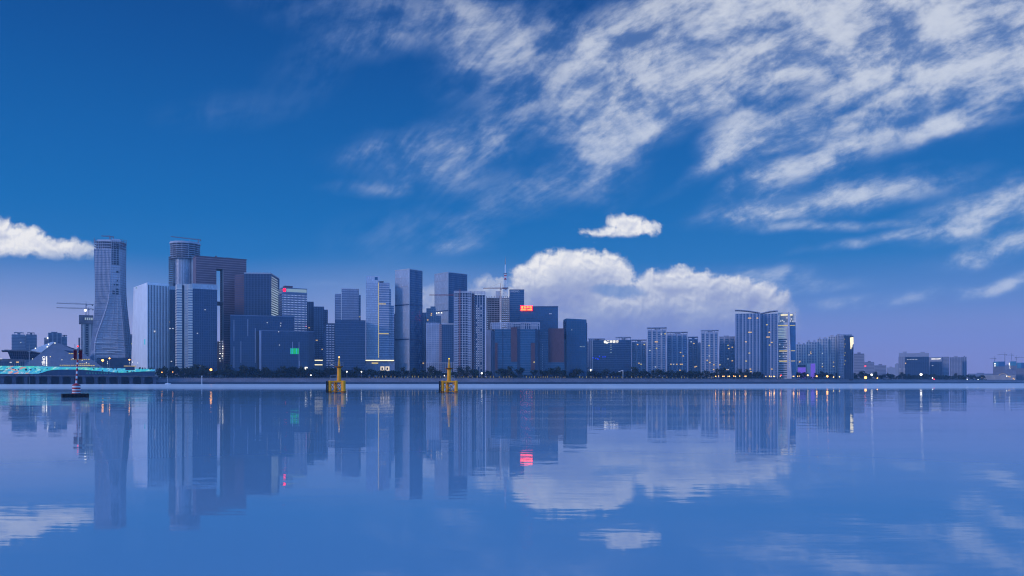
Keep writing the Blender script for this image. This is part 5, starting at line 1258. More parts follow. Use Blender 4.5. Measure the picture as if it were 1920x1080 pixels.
b = B('signed_office_block', 'distant office block with a bright white line of lettering under its roof', 'building', 1762, 2600)
x0, x1, z1 = block(b, 1744, 1766, 678, 'navy2', 0, 40, fin=(7, .7, .5, 'dfin')); MB().prism(rect(x0 - .5, x1 + .5, -.6, 41), z1, b.Z(669.3)).build('pale_top', M['farl'], b.o)
x2, x3, z2 = block(b, 1766.5, 1779.5, 669, 'far', 4, 36, band=(4.2, 1.5, .6, 'farl')); MB().prism(rect(b.X(1737), b.X(1743.8), 6, 30), -.5, b.Z(669)).build('pale_wing', M['farl'], b.o)
text_mesh('GEEKCOMP', 5.2, E['whites'], 'lettering', b.o, (b.X(1755), -1, b.Z(673)), (math.radians(90), 0, 0), .3)
b.win(1748.5, 685.5, E['pale'], 4, 2, 0)
b = far_(1781.5, 1803.5, 669.5, 2800, 'pale vertically striped distant apartment block', 'farl', True, fin=(9, 3, .8, 'far'))
far_(1804.5, 1812, 669, 2850, 'slim distant slab closing the right end of the striped blocks', 'far', False, fin=(5, 2, .6, 'farl'))
far_(1815, 1862, 700.5, 3600, 'long faint low factory roof on the horizon', 'far', False)
def netted(X0, X1, Yt, Yn, D, label, m1='net', m2='bnet', sign=None):
    b = B('netted_building', label, 'building', (X0 + X1) / 2, D)
    x0, x1, z1 = block(b, X0, X1, Yt, 'far', 0, 30, band=(4.2, 1.4, .6, 'dconc'), name='concrete_frame')
    zn = b.Z(Yn); xm = x0 + (x1 - x0) * .45
    MB().box(x0 + 2, xm, -1.6, -.7, zn, z1 + 2).build('safety_net', M[m1], b.o); MB().box(xm + .05, x1, -1.6, -.7, zn, z1 + 2).build('safety_net', M[m2], b.o)
    for q in (sign or []): MB().ball((b.X(q[0], -2), -2.4, b.Z(q[1], 0, -2)), q[2]).build('work_lamp', E['whites'], b.o)
    return b
netted(1862, 1884.5, 679, 687, 2900, 'unfinished block wrapped in blue net with two white work lamps, leftmost of the distant site', 'net', 'bnet', ((1865.5, 682, 2.4), (1865.5, 686, 2.0)))
netted(1893, 1905.5, 678.5, 685.5, 3050, 'middle unfinished block of the distant site with a column of white lamps', 'net', 'net', tuple((1892.4 + .15 * i, 681 + 2.1 * i, 1.9) for i in range(6)))
netted(1905.5, 1926, 681, 690.5, 2850, 'rightmost unfinished block of the distant site at the picture edge, with a pale blue net', 'net', 'bnet')
far_(1884.8, 1893, 685, 3000, 'dull concrete block standing between the netted ones', 'far')
far_(1880, 1905, 693.5, 2800, 'low dark shed in front of the netted blocks', 'far', False)
crane('distant crane over the left netted block with short jib', 1865, 680, 669, 672.3, 1856, 1868, 2920, apex=8)
crane('distant tall crane behind the left netted block with long jib', 1884, 679, 662, 665.2, 1870, 1888, 2950, apex=9)
crane('distant crane above the middle netted block', 1896.5, 679, 663, 666, 1887, 1900, 3070, apex=9)
crane('distant crane at the right edge with jib pointing right', 1905.7, 680, 668, 670.5, 1920, 1903, 2990, apex=8)
b = B('arcaded_hall', 'long low pale arcaded hall with a lit arched roof below the distant cranes', 'building', 1870, 2650)
x0, x1 = b.X(1842), b.X(1903); zt_ = b.Z(704.3)
MB().box(x0, x1, 0, 24, -.5, zt_).build('wall', M['farl'], b.o); g = MB()
for i in range(30): xx = x0 + (x1 - x0) * i / 29; g.box(xx - .5, xx + .5, -2, -.2, -.3, zt_ - .5)
g.box(x0 - 1, x1 + 1, -2.6, 24.4, zt_, zt_ + 1); g.build('colonnade', M['stone'], b.o)
g = MB()
for i in range(8):
    a0, a1 = math.pi * i / 8, math.pi * (i + 1) / 8; cx_ = b.X(1880); g.bar((cx_ + 11 * math.cos(a0), -1, zt_ + 1 + 5 * math.sin(a0)), (cx_ + 11 * math.cos(a1), -1, zt_ + 1 + 5 * math.sin(a1)), .7, 5)
g.build('lit_arch', E['trunkl'], b.o)
for X_, Y_ in ((1841.5, 708), (1887.5, 705.3), (1891, 706), (1893.5, 706.5), (1900, 709.5), (1902, 711)): b.win(X_, Y_, E['warm' if X_ != 1887.5 else 'whites'], 3.2, 3.0, -2, 'lit_opening', .8)

# ================================================================== LED pier in front of the museum
def led_mat():
    m = bpy.data.materials.new('led_artwork'); m.use_nodes = True; n = NT(m.node_tree); n.N.clear()
    tc = n.N.new('ShaderNodeTexCoord').outputs['Object']
    sk = n.mapping(tc, (0, 0, 0), (0, math.radians(35), 0), (1, 1, 1), 'POINT')
    a = n.noise(n.v('MULTIPLY', sk, (.10, .02, .35)), 1.0, 5, .62, dist=.6)
    b_ = n.noise(n.v('MULTIPLY', tc, (.022, .0, .05)), 1.0, 3, .5)
    c = n.ramp(a, [(.30, (.02, .10, .60)), (.42, (.03, .36, .75)), (.50, (.02, .55, .55)), (.56, (.10, .75, .55)), (.64, (.85, .98, 1.0))])
    d = n.ramp(b_, [(.40, (.14, .20, 1.0)), (.5, (.08, .50, .95)), (.60, (.12, .80, .55))])
    c = n.mix(.42, c, d)
    e2 = n.noise(n.v('MULTIPLY', tc, (.12, .1, .25)), 1.0, 4, .6)
    X_ = n.sep(tc)[0]
    orange = n.m('MULTIPLY', n.smooth(n.m('ABSOLUTE', n.m('SUBTRACT', X_, LEDX)), 16.0, 6.0), n.smooth(e2, .50, .60))
    c = n.mix(n.m('MULTIPLY', orange, .8), c, (.95, .28, .12))
    e = n.N.new('ShaderNodeEmission'); n.L.new(c, e.inputs[0]); e.inputs[1].default_value = .9
    o = n.N.new('ShaderNodeOutputMaterial'); n.L.new(e.outputs[0], o.inputs[0]); m.cycles.emission_sampling = 'NONE'
    return m
b = B('riverside_pier', 'dark pile-supported pier with a wavy glowing turquoise screen ribbon along its front, far left', 'pier', 120, 1110, z=0)
LEDX = b.X(36)
TOP = [(-45, 685.5), (0, 686), (60, 686.5), (100, 687.5), (150, 688.5), (200, 690), (245, 691), (290, 691.8)]
BOT = [(-45, 700.5), (0, 700.8), (60, 701), (72, 700.5), (80, 698.5), (88, 695.5), (97, 693.8), (115, 692.8), (145, 692.6), (165, 694), (190, 696), (215, 698.2), (232, 698.8), (250, 697.5), (270, 696.3), (290, 696)]
def ip(T, X_):
    for (a, ya), (c, yc) in zip(T, T[1:]):
        if a <= X_ <= c: return ya + (yc - ya) * (X_ - a) / (c - a)
    return T[-1][1]
g = MB(); xs = [-45 + 335 * i / 120 for i in range(121)]; vs = []
for X_ in xs:
    x_ = b.X(X_); zt_, zb_ = b.Z(ip(TOP, X_), x_), b.Z(ip(BOT, X_), x_)
    vs += [(x_, -1.2, zb_), (x_, -2.2, zt_), (x_, -.2, zt_), (x_, -.2, zb_)]
fs = []
for i in range(120):
    o_ = 4 * i
    for j in range(4): fs.append((o_ + j, o_ + 4 + j, o_ + 4 + (j + 1) % 4, o_ + (j + 1) % 4))
g.add(vs, [f[::-1] for f in fs]); led = g.build('screen_ribbon', led_mat(), b.o)
for X_, Y_, r_ in ((13.5, 691.5, .8), (24.5, 691.5, .8), (29, 694, .9), (35, 693.5, .7), (49, 693.5, 1.5), (58, 693.8, 1.1), (66, 692, .9), (78.5, 694, .7), (88.5, 691.5, .8), (76, 697, .7), (192, 694.5, .8), (204, 696.3, .7), (220, 696.6, .8), (238.5, 696, 1.1), (246, 696, .8), (250.5, 696.3, .8)):
    g = MB(); g.bar((b.X(X_), -2.6, b.Z(Y_)), (b.X(X_), -1.4, b.Z(Y_)), r_, 10); g.build('porthole', M['dark'], led)
g = MB(); g.prism([(b.X(-20), -2.7), (b.X(18), -2.7), (b.X(18), -1.5), (b.X(-20), -1.5)], [b.Z(698), b.Z(696.3), b.Z(696.3), b.Z(698)], [b.Z(693.8), b.Z(696.2), b.Z(696.2), b.Z(693.8)]); g.build('dark_lens', M['dark'], led)
MB().box(b.X(-45), b.X(290), 0, 34, b.Z(704), b.Z(693.5)).build('hull_wall', M['navy2'], b.o)
MB().box(b.X(-45), b.X(296), -.2, 60, b.Z(705.5), b.Z(704.05)).build('deck', M['dconc'], b.o)
for i in range(16):
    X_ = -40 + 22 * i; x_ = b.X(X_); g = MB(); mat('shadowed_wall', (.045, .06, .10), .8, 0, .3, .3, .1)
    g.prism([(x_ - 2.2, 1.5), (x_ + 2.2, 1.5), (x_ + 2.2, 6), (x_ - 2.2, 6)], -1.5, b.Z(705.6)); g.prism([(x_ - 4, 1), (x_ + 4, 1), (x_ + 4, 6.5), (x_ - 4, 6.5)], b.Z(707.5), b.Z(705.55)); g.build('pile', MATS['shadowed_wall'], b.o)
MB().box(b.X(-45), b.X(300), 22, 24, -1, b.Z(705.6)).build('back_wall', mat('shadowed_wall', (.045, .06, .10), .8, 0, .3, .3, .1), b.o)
g = MB(); n = 80
for i in range(n): x_ = b.X(-44 + 333 * i / n); g.box(x_ - .08, x_ + .08, .3, .45, b.Z(693.5), b.Z(ip(TOP, -44 + 333 * i / n)) + 2.2)

for i in range(40):
    a_, c_ = -44 + 8.3 * i, min(289, -44 + 8.3 * (i + 1)); g.bar((b.X(a_), .38, b.Z(ip(TOP, a_)) + 2.2), (b.X(c_), .38, b.Z(ip(TOP, c_)) + 2.2), .09, 4)
g.build('parapet_rail', M['grey'], b.o)
g = MB(); 
for i in range(9): g.box(b.X(162 + 5.4 * i), b.X(164.5 + 5.4 * i), -.6, .1, b.Z(700), b.Z(698.4))
each(g, 'dim_window', emit('dim_cyan', (.05, .45, .6), .35), b.o)
ZD = b.Z(693.5) + 0
b = B('deck_pavilion', 'small flat pavilion with golden lit eaves on the pier deck below the twisting tower', 'pavilion', 244, 1125, z=ZD)
x0, x1 = b.X(232), b.X(255.5)
MB().box(x0 + 2, x1 - 2, 0, 8, -.1, b.Z(687.2)).build('glass_wall', M['navy2'], b.o)
MB().box(x0, x1, -1.5, 9, b.Z(687.2) + .02, b.Z(685.6)).build('roof', M['brownl'], b.o)
g = MB()
for i in range(11): xx = x0 + (x1 - x0) * i / 11; g.box(xx + .2, xx + 1.2, -1.9, -1.52, b.Z(687.0), b.Z(685.8))
g.build('eaves_light', E['yel'], b.o)

# tall thin mast on the pier
b = B('light_mast', 'tall thin grey mast standing in front of the flat glass pavilion', 'mast', 55, 1095, z=0)
MB().bar((0, 0, -1.5), (0, 0, b.Z(646)), .55, 8, .3).build('pole', M['conc'], b.o); g = MB(); g.box(-2, 2, -.3, .3, b.Z(660), b.Z(659)); g.bar((0, 0, b.Z(646)), (0, 0, b.Z(641)), .12, 5); g.build('cross_arm', M['grey'], b.o)

# ================================================================== trees
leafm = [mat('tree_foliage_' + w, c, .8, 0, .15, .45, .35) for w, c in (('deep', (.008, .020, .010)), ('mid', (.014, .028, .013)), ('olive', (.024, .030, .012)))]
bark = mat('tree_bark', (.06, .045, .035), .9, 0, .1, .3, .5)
def crown_mesh(seed, tall):
    r = random.Random(seed); g = MB(); cl = []
    for _ in range(9):
        a = r.uniform(0, 6.28); q = r.uniform(0, .62); z = r.uniform(.30, .92)
        cl.append((q * math.cos(a) * .55 * (1.25 - z * .6), q * math.sin(a) * .55 * (1.25 - z * .6), z, r.uniform(.13, .24)))
    for _ in range(330):
        cx, cy_, cz, cr = r.choice(cl); d = Vector((r.gauss(0, 1), r.gauss(0, 1), r.gauss(0, .8)))
        d = d.normalized() * cr * r.uniform(.55, 1.12); p = Vector((cx, cy_, cz)) + d
        s_ = r.uniform(.036, .070); n_ = Vector((r.gauss(0, 1), r.gauss(0, 1), r.gauss(.5, 1))).normalized(); t = n_.orthogonal().normalized() * s_; u_ = n_.cross(t).normalized() * s_ * r.uniform(.5, 1)
        q_ = [p + t + u_ * .4, p + u_, p - t + u_ * .2, p - t * .5 - u_, p + t * .6 - u_ * .9]
        g.add([(v.x * tall[0], v.y * tall[0], v.z * tall[1]) for v in q_], [(0, 1, 2, 3, 4)])
    return g
def trunk_mesh(seed, tall):
    r = random.Random(seed + 99); g = MB(); h = tall[1]
    g.bar((0, 0, -.4), (0, 0, h * .42), .30, 6, .18)
    for i in range(4):
        a = i * 1.6 + r.random(); g.bar((0, 0, h * (.28 + .04 * i)), (math.cos(a) * tall[0] * .26, math.sin(a) * tall[0] * .26, h * (.6 + .07 * i)), .13, 5, .05)
    return g
protos = []
for i in range(6):
    tall = ((11, 12), (13, 11), (9, 13), (12, 10), (8, 9), (10, 14))[i]
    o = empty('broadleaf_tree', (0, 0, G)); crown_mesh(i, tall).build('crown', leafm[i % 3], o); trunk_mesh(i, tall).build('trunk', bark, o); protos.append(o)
zones = [(296, 350, 'the white ribbed tower'), (350, 430, 'the stone and glass shafts'), (430, 600, 'the stepped office block'), (600, 690, 'the dark navy cube'), (690, 800, 'the banded tower and glass slab'),
         (800, 915, 'the scaffolded tower shell'), (915, 1010, 'the terracotta-striped block'), (1010, 1100, 'the deep blue glass block'), (1100, 1190, 'the dark screen building'), (1190, 1380, 'the apartment row'), (1380, 1500, 'the curved-roof twins'),
         (1500, 1610, 'the pale balcony towers'), (1610, 1700, 'the low distant blocks'), (1700, 1845, 'the distant dark office blocks')]
X_ = 298.0; first = set()
while X_ < 1845:
    D_ = shoreD(X_) + R.uniform(22, 62) + (25 if R.random() < .3 else 0)
    i = R.randrange(6); z_ = next(z for a, c, z in zones if a <= X_ < c) if X_ < 1845 else ''
    s_ = R.uniform(.9, 1.35) * (1.12 if X_ < 660 else 1.0) * (1.0 if X_ < 1500 else .9)
    o = protos[i] if i not in first else copy_thing(protos[i]); first.add(i)
    o.location = ((X_ - 960) / F * D_, D_, G); o.rotation_euler = (0, 0, R.uniform(0, 6.28)); o.scale = (s_ * 1.35, s_ * 1.35, s_)
    tag(o, 'dark leafy tree in the riverside belt below ' + z_, 'tree', 'riverside trees below ' + z_)
    X_ += R.uniform(4.0, 8.6) * 1250 / D_
# the unbroken undergrowth and hedges between and behind them
g = MB(); rr_ = random.Random(31)
for _ in range(9000):
    X_ = rr_.uniform(292, 1850); D_ = shoreD(X_) + rr_.uniform(34, 66); hh = (3.2 + 2.6 * math.sin(X_ * .043) * math.sin(X_ * .017 + 1)) * (1.25 if X_ < 660 else 1)
    p = Vector(((X_ - 960) / F * D_, D_, G + hh * rr_.random() ** .7)); s_ = rr_.uniform(.7, 1.5)
    n_ = Vector((rr_.gauss(0, 1), rr_.gauss(-.6, 1), rr_.gauss(.4, 1))).normalized(); t = n_.orthogonal().normalized() * s_; u_ = n_.cross(t).normalized() * s_ * rr_.uniform(.5, 1)
    g.add([tuple(p + t), tuple(p + u_), tuple(p - t), tuple(p - u_)], [(0, 1, 2, 3)])
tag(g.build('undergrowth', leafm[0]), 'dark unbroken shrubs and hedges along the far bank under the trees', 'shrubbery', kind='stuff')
# small palms on the pier deck
for k9, X_ in enumerate([6, 14, 22, 34, 60, 72, 108, 128, 168, 176, 184, 190, 212, 218, 262, 267, 272, 281, 284, 287]):
    o = copy_thing(protos[4] if k9 % 2 else protos[2]); D_ = 1122 + (k9 * 7) % 20; s_ = R.uniform(.32, .5)
    o.location = ((X_ - 960) / F * D_, D_, ZD - .3); o.rotation_euler = (0, 0, R.uniform(0, 6)); o.scale = (s_, s_, s_)
    tag(o, 'small planted tree on the deck of the glowing pier', 'tree', 'small trees on the pier deck')

# ================================================================== lamps
def lamp(label, X_, Y_, m, r, D=None, group=None, gz=None, base=True):
    D = D or shoreD(X_) + 16
    z0 = G if gz is None else gz
    b = B('street_lamp', label, 'street lamp', X_, D, group=group, z=z0)
    h = b.Z(Y_)
    g = MB(); g.bar((0, 0, -.3), (0, 0, h), .16, 6, .1); g.bar((0, 0, h), (0, -1.0, h + .3), .08, 5); g.build('pole', M['grey'], b.o)
    g = MB(); g.ball((0, -1.0, h), r); g.build('lamp_head', m, b.o); return b
lamp('brightest orange street lamp, alone before the stone and glass shafts', 395.5, 693.3, E['orange'], 1.7)
lamp('small orange lamp to the left of the brightest orange one', 303.5, 698, E['orange'], .6)
lamp('faint orange lamp left of the stone and glass shafts', 324, 697.5, E['orange'], .5)
lamp('white street lamp below the stepped office block', 583, 703.4, E['white'], .9)
lamp('warm white street lamp just right of the left yellow buoy', 650.3, 697, E['white'], 1.1)
lamp('white street lamp under the right edge of the dark cube', 677.7, 697, E['white'], 1.0)
lamp('bright white street lamp below the bare concrete frame', 903.3, 699.8, E['white'], 1.35)
lamp('tiny white lamp left of the yellow buoy cone near the gridded block', 833.3, 704.4, E['white'], .8)
lamp('orange lamp at the foot of the twisting tower, largest on the pier side', 192.5, 675.7, E['orange'], 1.5, 1150, gz=ZD)
lamp('second orange lamp above the first at the foot of the twisting tower', 205.3, 671.9, E['orange'], .95, 1155, gz=ZD)
lamp('orange lamp at the right corner of the twisting tower', 242.6, 674.5, E['orange'], .95, 1150, gz=ZD)
for i, (X_, Y_) in enumerate(((201.3, 678.5), (201.5, 681.5), (243, 680.5), (248.5, 679), (258.3, 680.7), (116.2, 674.6), (137, 672.5), (60.8, 673), (94.3, 668.8), (154, 676.2), (161.8, 679.5))):
    lamp('small pale lamp on the museum terrace behind the pier', X_, Y_, E['warml'] if X_ == 94.3 else E['whites'], .45, 1160, 'small lamps on the museum terrace', ZD)
for i, X_ in enumerate((1342, 1347.5, 1355, 1357.5, 1365, 1367.5, 1376, 1379, 1387, 1397, 1399, 1436, 1443, 1446, 1450.5, 1452, 1463, 1487, 1488.5, 1495.5, 1498.5)):
    lamp('small amber street lamp in the even row before the curved-roof twins', X_, 705.4 + R.uniform(-.3, .3), E['warml' if i % 3 else 'orange'], .72 if X_ != 1367.5 else 1.0, None, 'amber lamps before the curved-roof twins')
lamp('amber lamp between the hotel and the violet-lit hall', 1514.5, 703.6, E['warml'], 1.5); lamp('amber lamp at the right foot of the violet-lit hall', 1531.2, 705.6, E['orange'], 1.3)
lamp('large amber lamp below the pale balcony towers', 1551.2, 705.6, E['orange'], 1.8)
lamp('large orange lamp below the plain blue-grey slab', 1623, 708, E['orange'], 2.6); lamp('white lamp high on its pole, right of the large orange lamp', 1634.4, 702.6, E['white'], 2.2)
lamp('brilliant white lamp before the wide dark office block', 1727, 702.1, E['white'], 2.9)
lamp('small red signal lamp below the signed distant block', 1751.5, 711.6, E['red'], 2.0); lamp('small red signal lamp before the hotel', 1464.5, 703.6, E['red'], 1.1)
lamp('tiny amber lamp left of the brilliant white one', 1645, 708.8, E['orange'], 1.2); lamp('small white lamp above the red signal', 1748.5, 708.8, E['white'], 1.3)
for X_, Y_ in ((1813.5, 711.5), (1834, 711.5), (1563, 707), (1574, 706.5)): lamp('tiny far white lamp on the bank towards the distant cranes' if X_ > 1700 else 'tiny amber lamp among the trees below the balcony towers', X_, Y_, E['white' if X_ > 1700 else 'warml'], 1.1, None, 'tiny far lamps on the bank' if X_ > 1700 else 'tiny lamps below the balcony towers')
# little path lights; their tall glowing diffusers stand in for light on the trunks
pl = empty('garden_light', (0, 0, G)); MB().bar((0, 0, -.2), (0, 0, .9), .12, 6).build('post', M['grey'], pl); MB().bar((0, 0, .9), (0, 0, 3.4), .42, 8, .3).build('diffuser', E['trunkl'], pl)
used = False
for a, c, st_ in ((690, 800, 6.5), (800, 960, 7.2), (985, 1062, 4.6), (1085, 1200, 7.5), (1200, 1335, 8.5)):
    X_ = a + 2
    while X_ < c:
        D_ = shoreD(X_) + R.uniform(14, 20); o = pl if not used else copy_thing(pl); used = True
        s_ = R.uniform(.6, 1.15); o.location = ((X_ - 960) / F * D_, D_, G); o.scale = (s_, s_, s_)
        zz = next(z for p_, q_, z in zones if p_ <= X_ < q_)
        tag(o, 'small yellow path light at the tree feet below ' + zz, 'garden light', 'path lights below ' + zz); X_ += st_ * R.uniform(.6, 1.5)

# portal frame, marker and boat
b = B('portal_frame', 'slanting white portal frame among the trees below the dark screen building', 'frame', 1168, 1330)
g = MB(); g.bar((0, 0, -.3), (0, 0, b.Z(694.3)), .5, 6); g.bar((0, 0, b.Z(694.3)), (b.X(1157), 4, b.Z(698)), .5, 6); g.build('frame_bars', M['white'], b.o)
b = B('sailing_boat', 'small white boat with a bare mast near the bank, left of the orange lamp', 'boat', 314.5, 1085, z=0)
g = MB(); g.add([(-3.2, 0, .1), (0, -.9, .1), (3.4, 0, .1), (0, .9, .1), (-3.4, 0, 1.1), (0, -1.3, 1.0), (4.3, 0, 1.3), (0, 1.3, 1.0)], [(3, 2, 1, 0), (4, 5, 6, 7), (0, 1, 5, 4), (1, 2, 6, 5), (2, 3, 7, 6), (3, 0, 4, 7)]); g.build('hull', M['white'], b.o)
MB().box(-1.4, .8, -.6, .6, 1.02, 1.9).build('cabin', M['white'], b.o); MB().bar((.2, 0, 1), (-.6, 0, b.Z(704)), .22, 6, .12).build('mast', M['white'], b.o)
b = B('channel_post', 'thin white post standing in the water by the bank, below the orange lamp', 'post', 378.5, 1100, z=0)
MB().bar((0, 0, -1.5), (0, 0, b.Z(704.5)), .42, 8, .3).build('pole', M['white'], b.o); MB().box(-.7, .7, -.3, .3, b.Z(706), b.Z(704.4)).build('board', M['white'], b.o)

# ================================================================== yellow navigation dolphins
yel = mat('yellow_marine_paint', (.90, .33, .0), .45, 0, .45, .14, .8, streak=.15); yeld = mat('rusty_yellow', (.30, .10, .015), .7, 0, .3, .3, 1.5)
blk = mat('black_rubber', (.012, .013, .018), .7, 0, .3, .3, 1.0)
def dolphin(label, X0, XR, DX, mid):
    b = B('navigation_buoy', label, 'navigation marker', X0, DX, z=0)
    s = DX / F; X = b.X; Z = b.Z
    pt = Z(713.8); w = s * 3.9
    piles = [(X(mid[0]), 0), (X(mid[1]), 0), (X((mid[0] + mid[1]) / 2 + mid[2]), 3.6)]
    for i, (x_, y_) in enumerate(piles):
        g = MB(); r_ = (s * 3.2, s * 4.2, s * 3.0)[i] if mid[3] else (s * 3.0, s * 3.2, s * 3.0)[i]
        g.lathe([(r_, -1.5), (r_, pt - .1), (r_ * .93, pt), (r_ * .3, pt + .03)], 20, x_, y_); p_ = g.build('pile', yel, b.o, smooth=False)
        g = MB(); g.lathe([(r_ * 1.012, -.4), (r_ * 1.012, .45)], 20, x_, y_); g.build('weed_line', yeld, p_)
    g = MB(); fx = X(mid[0]) - s * 5.2; g.box(fx - s * 1.6, fx + s * 1.6, -.5, .5, -1.2, pt - .1)
    for zz in (.5, 1.2, 1.9): g.box(fx + s * 1.6, fx + s * 2.3, -.2, .2, zz, zz + .15)
    g.build('rubber_fender', blk, b.o)
    g = MB(); zb = Z(717) ; 
    g.prism([(X(mid[0]), -.35), (X(mid[1]), -.35), (X(mid[1]), .35), (X((mid[0] + mid[1]) / 2 + mid[2]) + .4, 3.6), (X((mid[0] + mid[1]) / 2 + mid[2]) - .4, 3.6), (X(mid[0]), .35)], zb, Z(714.3)); g.build('deck', yel, b.o)
    g = MB(); a, c = piles[0][0] + s * 3, piles[1][0] - s * 3
    for y0_, y1_ in ((0, 0), (.9, .9)):
        g.bar((a, y0_, zb), (c, y1_, Z(736)), .09, 6); g.bar((c, y0_, zb), (a, y1_, Z(736)), .09, 6)
    g.bar((a, 0, Z(734)), (c, 0, Z(734)), .07, 6)
    xm, ym = piles[2]
    for (px_, py_) in piles[:2]:
        g.bar((px_, py_, zb), (xm, ym, .4), .08, 6); g.bar((px_, py_, .4), (xm, ym, zb), .08, 6)
    g.build('cross_bracing', yel, b.o)
    g = MB(); g.bar((a + (c - a) * .42, -.45, -.6), (a + (c - a) * .42, -.45, zb), .03, 5); g.bar((a + (c - a) * .58, -.45, -.6), (a + (c - a) * .58, -.45, zb), .03, 5)
    for i in range(8): g.bar((a + (c - a) * .42, -.45, -.1 + .32 * i), (a + (c - a) * .58, -.45, -.1 + .32 * i), .022, 4)
    g.build('ladder', blk, b.o)
    cxx, cyy = 0.0, 1.2
    YT = mid[4]                                       # offset of the column top against the left marker
    zf = Z(687.5 + YT)
    g = MB(); g.lathe([(s * 4.6, zb + .02), (s * 4.6, Z(713.4)), (s * 3.7, Z(712.8)), (s * 3.6, Z(700)), (s * 3.5, zf - .5), (s * 4.4, zf - .2)], 24, cxx, cyy); g.build('column', yel, b.o)
    g = MB(); g.lathe([(s * 4.4, zf - .25), (s * 8.2, zf), (s * 8.2, zf + .1), (s * 3, zf + .1)], 24, cxx, cyy); g.build('gallery', yeld, b.o)
    g = MB(); g.lathe([(s * 2.4, zf + .1), (s * 2.1, Z(679 + YT)), (s * 1.9, Z(677.5 + YT)), (s * 1.3, Z(677 + YT)), (s * 1.0, Z(671.5 + YT)), (s * .7, Z(670.6 + YT))], 16, cxx, cyy); g.build('lantern_tower', yel, b.o)
    g = MB(); g.ball((cxx, cyy, Z(669.3 + YT)), s * 1.25); g.build('lantern', E['warml'] if mid[3] else emit('yellow_lantern', (1, .72, .08), 1.6), b.o)
    g = MB(); r_ = s * 8
    for i in range(10):
        a_ = 6.2832 * i / 10; g.bar((cxx + r_ * math.cos(a_), cyy + r_ * math.sin(a_), zf), (cxx + r_ * math.cos(a_), cyy + r_ * math.sin(a_), zf + 1.05), .015, 4)
        a2 = 6.2832 * (i + 1) / 10
        for zz in (.55, 1.05): g.bar((cxx + r_ * math.cos(a_), cyy + r_ * math.sin(a_), zf + zz), (cxx + r_ * math.cos(a2), cyy + r_ * math.sin(a2), zf + zz), .014, 4)
    g.build('gallery_rail', M['grey'], b.o)
    for (xa, xb) in ((X(mid[0]) + .1, -s * 4.5), (s * 4.5, X(mid[1]) - s * 3.5)):
        if abs(xb - xa) < .3: continue
        g = MB(); zz = Z(714.2)
        for xx in (xa, xb): g.bar((xx, -.2, zz), (xx, -.2, zz + 1.25), .03, 5)
        for h_ in (.6, 1.25): g.bar((xa, -.2, zz + h_), (xb, -.2, zz + h_), .03, 5)
        g.build('deck_rail', M['fin'], b.o)
    return b
dolphin('left yellow steel navigation marker on piles with black fender and thick right pile', 635.8, 0, 188, (618.3, 643.8, -2, True, 0))
dolphin('right yellow steel navigation marker on slimmer piles with a round yellow lantern', 842, 0, 188, (829.8, 855.2, -3.5, False, 3))

# ================================================================== red and white beacon on a raft
DB = 133.0
b = B('beacon_buoy', 'red and white striped beacon pole with red mesh panels on a dark floating raft', 'navigation marker', 143, DB, z=0)
s = DB / F; X, Z = b.X, b.Z
redp = mat('red_marine_paint', (.42, .018, .025), .5, 0, .4, .15, 1.5); whp = mat('white_marine_paint', (.66, .66, .68), .5, 0, .4, .12, 1.5)
raft = mat('dark_raft_rubber', (.018, .020, .026), .75, 0, .35, .5, 3.0)
g = MB(); x0, x1 = X(115), X(166.8); zt_ = Z(738)
n = 7
g.prism([(x0, -1.1), (x0 + .12, -1.3), (x1 - .12, -1.3), (x1, -1.1), (x1, 1.1), (x1 - .12, 1.3), (x0 + .12, 1.3), (x0, 1.1)], -.35, zt_); g.build('raft', raft, b.o)
g = MB()
for i in range(n): xx = x0 + .25 + (x1 - x0 - .5) * i / (n - 1); g.bar((xx, -1.36, -.2), (xx, -1.36, zt_ - .05), .10, 8)
g.build('tyre_fenders', blk, b.o)
zz = Z(735.6); rr = s * 7.0; cols = [whp, redp, whp, redp, whp, redp]
g = MB(); g.lathe([(s * 8, zt_), (s * 8, zt_ + .06), (rr * .8, zt_ + .08)], 20); g.build('drum_foot', redp, b.o)
hs = [738, 735.5, 732.8, 730.4, 727.4, 724.2, 722.5]
for i in range(6): MB().lathe([(rr, Z(hs[i]) + .08), (rr, Z(hs[i + 1]) + .078)], 24).build('drum_band', cols[i], b.o)
MB().lathe([(rr, Z(722.5) + .08), (s * 3.2, Z(720)), (s * 1.8, Z(718.5))], 20).build('drum_cone', redp, b.o)
ys = [718.5, 713.5, 709.8, 704.8, 700.6, 696.2, 690.8, 687.6, 683, 679.8, 674.5]
lean = .06
def lx(Y_): return (718.5 - Y_) / 44 * s * 2.2
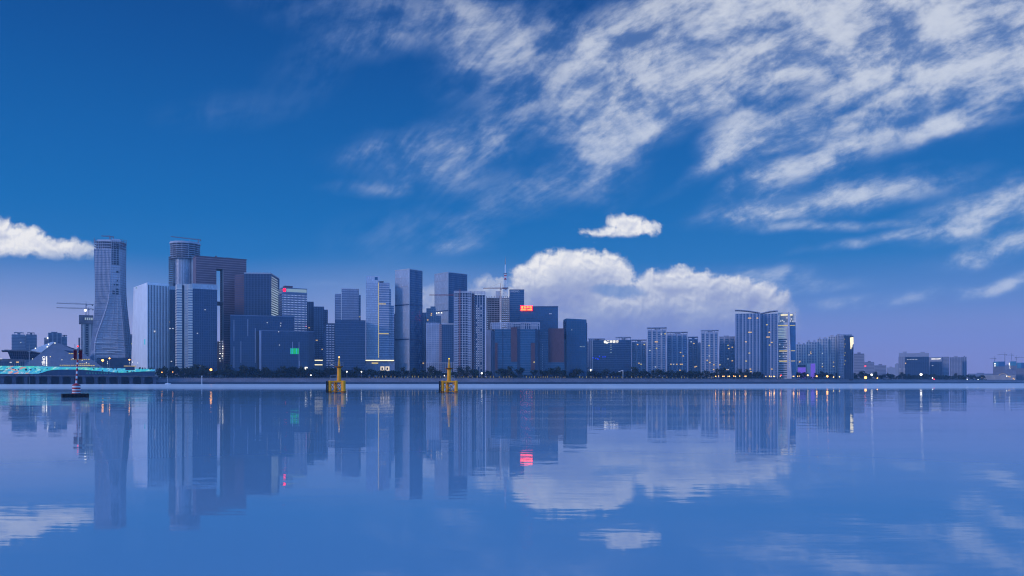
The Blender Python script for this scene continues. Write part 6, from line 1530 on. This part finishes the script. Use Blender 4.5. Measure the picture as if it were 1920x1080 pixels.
for i in range(10):
    g = MB(); g.bar((lx(ys[i]), 0, Z(ys[i])), (lx(ys[i + 1]), 0, Z(ys[i + 1]) - .002), s * 1.5, 12); g.build('pole_band', redp if i % 2 else whp, b.o)
g = MB(); g.bar((lx(674), 0, Z(674.5)), (lx(674), 0, Z(654)), s * 1.3, 10); g.build('upper_pole', M['grey'], b.o)
for (Xa, Xb) in ((138.2, 144.2), (148.3, 154)):
    g = MB(); xa, xb = X(Xa), X(Xb); z0, z1 = Z(674.5), Z(655.5)
    for xx in (xa, xb): g.bar((xx, 0, z0), (xx, 0, z1), .035, 5)
    for k9 in range(9): zz = z0 + (z1 - z0) * k9 / 8; g.bar((xa, 0, zz), (xb, 0, zz), .028, 4)
    for k9 in range(5): xx = xa + (xb - xa) * k9 / 4; g.bar((xx, .02, z0), (xx, .02, z1), .018, 4)
    g.box(xa, xb, .03, .05, z0 + (z1 - z0) * .05, z1 - (z1 - z0) * .05)
    g.build('mesh_panel', mat('dark_red_mesh', (.20, .012, .03), .6, 0, .3, .2, 2.0), b.o)
g = MB(); g.box(X(138), X(154.5), -.25, .35, Z(655.3), Z(654.4)); g.build('top_platform', M['grey'], b.o)
for Xq, Yq in ((139.5, 645), (142.2, 646), (149.5, 648)): MB().bar((X(Xq), 0, Z(654.4)), (X(Xq), 0, Z(Yq)), .02, 5).build('antenna', M['grey'], b.o)
MB().lathe([(s * .9, Z(654.4)), (s * .9, Z(651.5))], 10, X(145.8), 0).build('lantern_base', M['grey'], b.o)
MB().ball((X(145.8), 0, Z(649.3)), s * 1.5).build('red_lantern', E['red'], b.o)

# ------------------------------------------------------------------ evening haze over river and city
hm = bpy.data.materials.new('haze_air'); hm.use_nodes = True; hn = NT(hm.node_tree); hn.N.clear()
pv = hn.N.new('ShaderNodeVolumePrincipled'); pv.inputs['Color'].default_value = (.40, .68, 1.0, 1)
pv.inputs['Density'].default_value = 0.000085; pv.inputs['Anisotropy'].default_value = 0.0
ho = hn.N.new('ShaderNodeOutputMaterial'); hn.L.new(pv.outputs[0], ho.inputs['Volume'])
hz = MB().box(-5200, 5200, -450, 4600, -1.5, 272).build('haze', hm); tag(hz, kind='stuff')
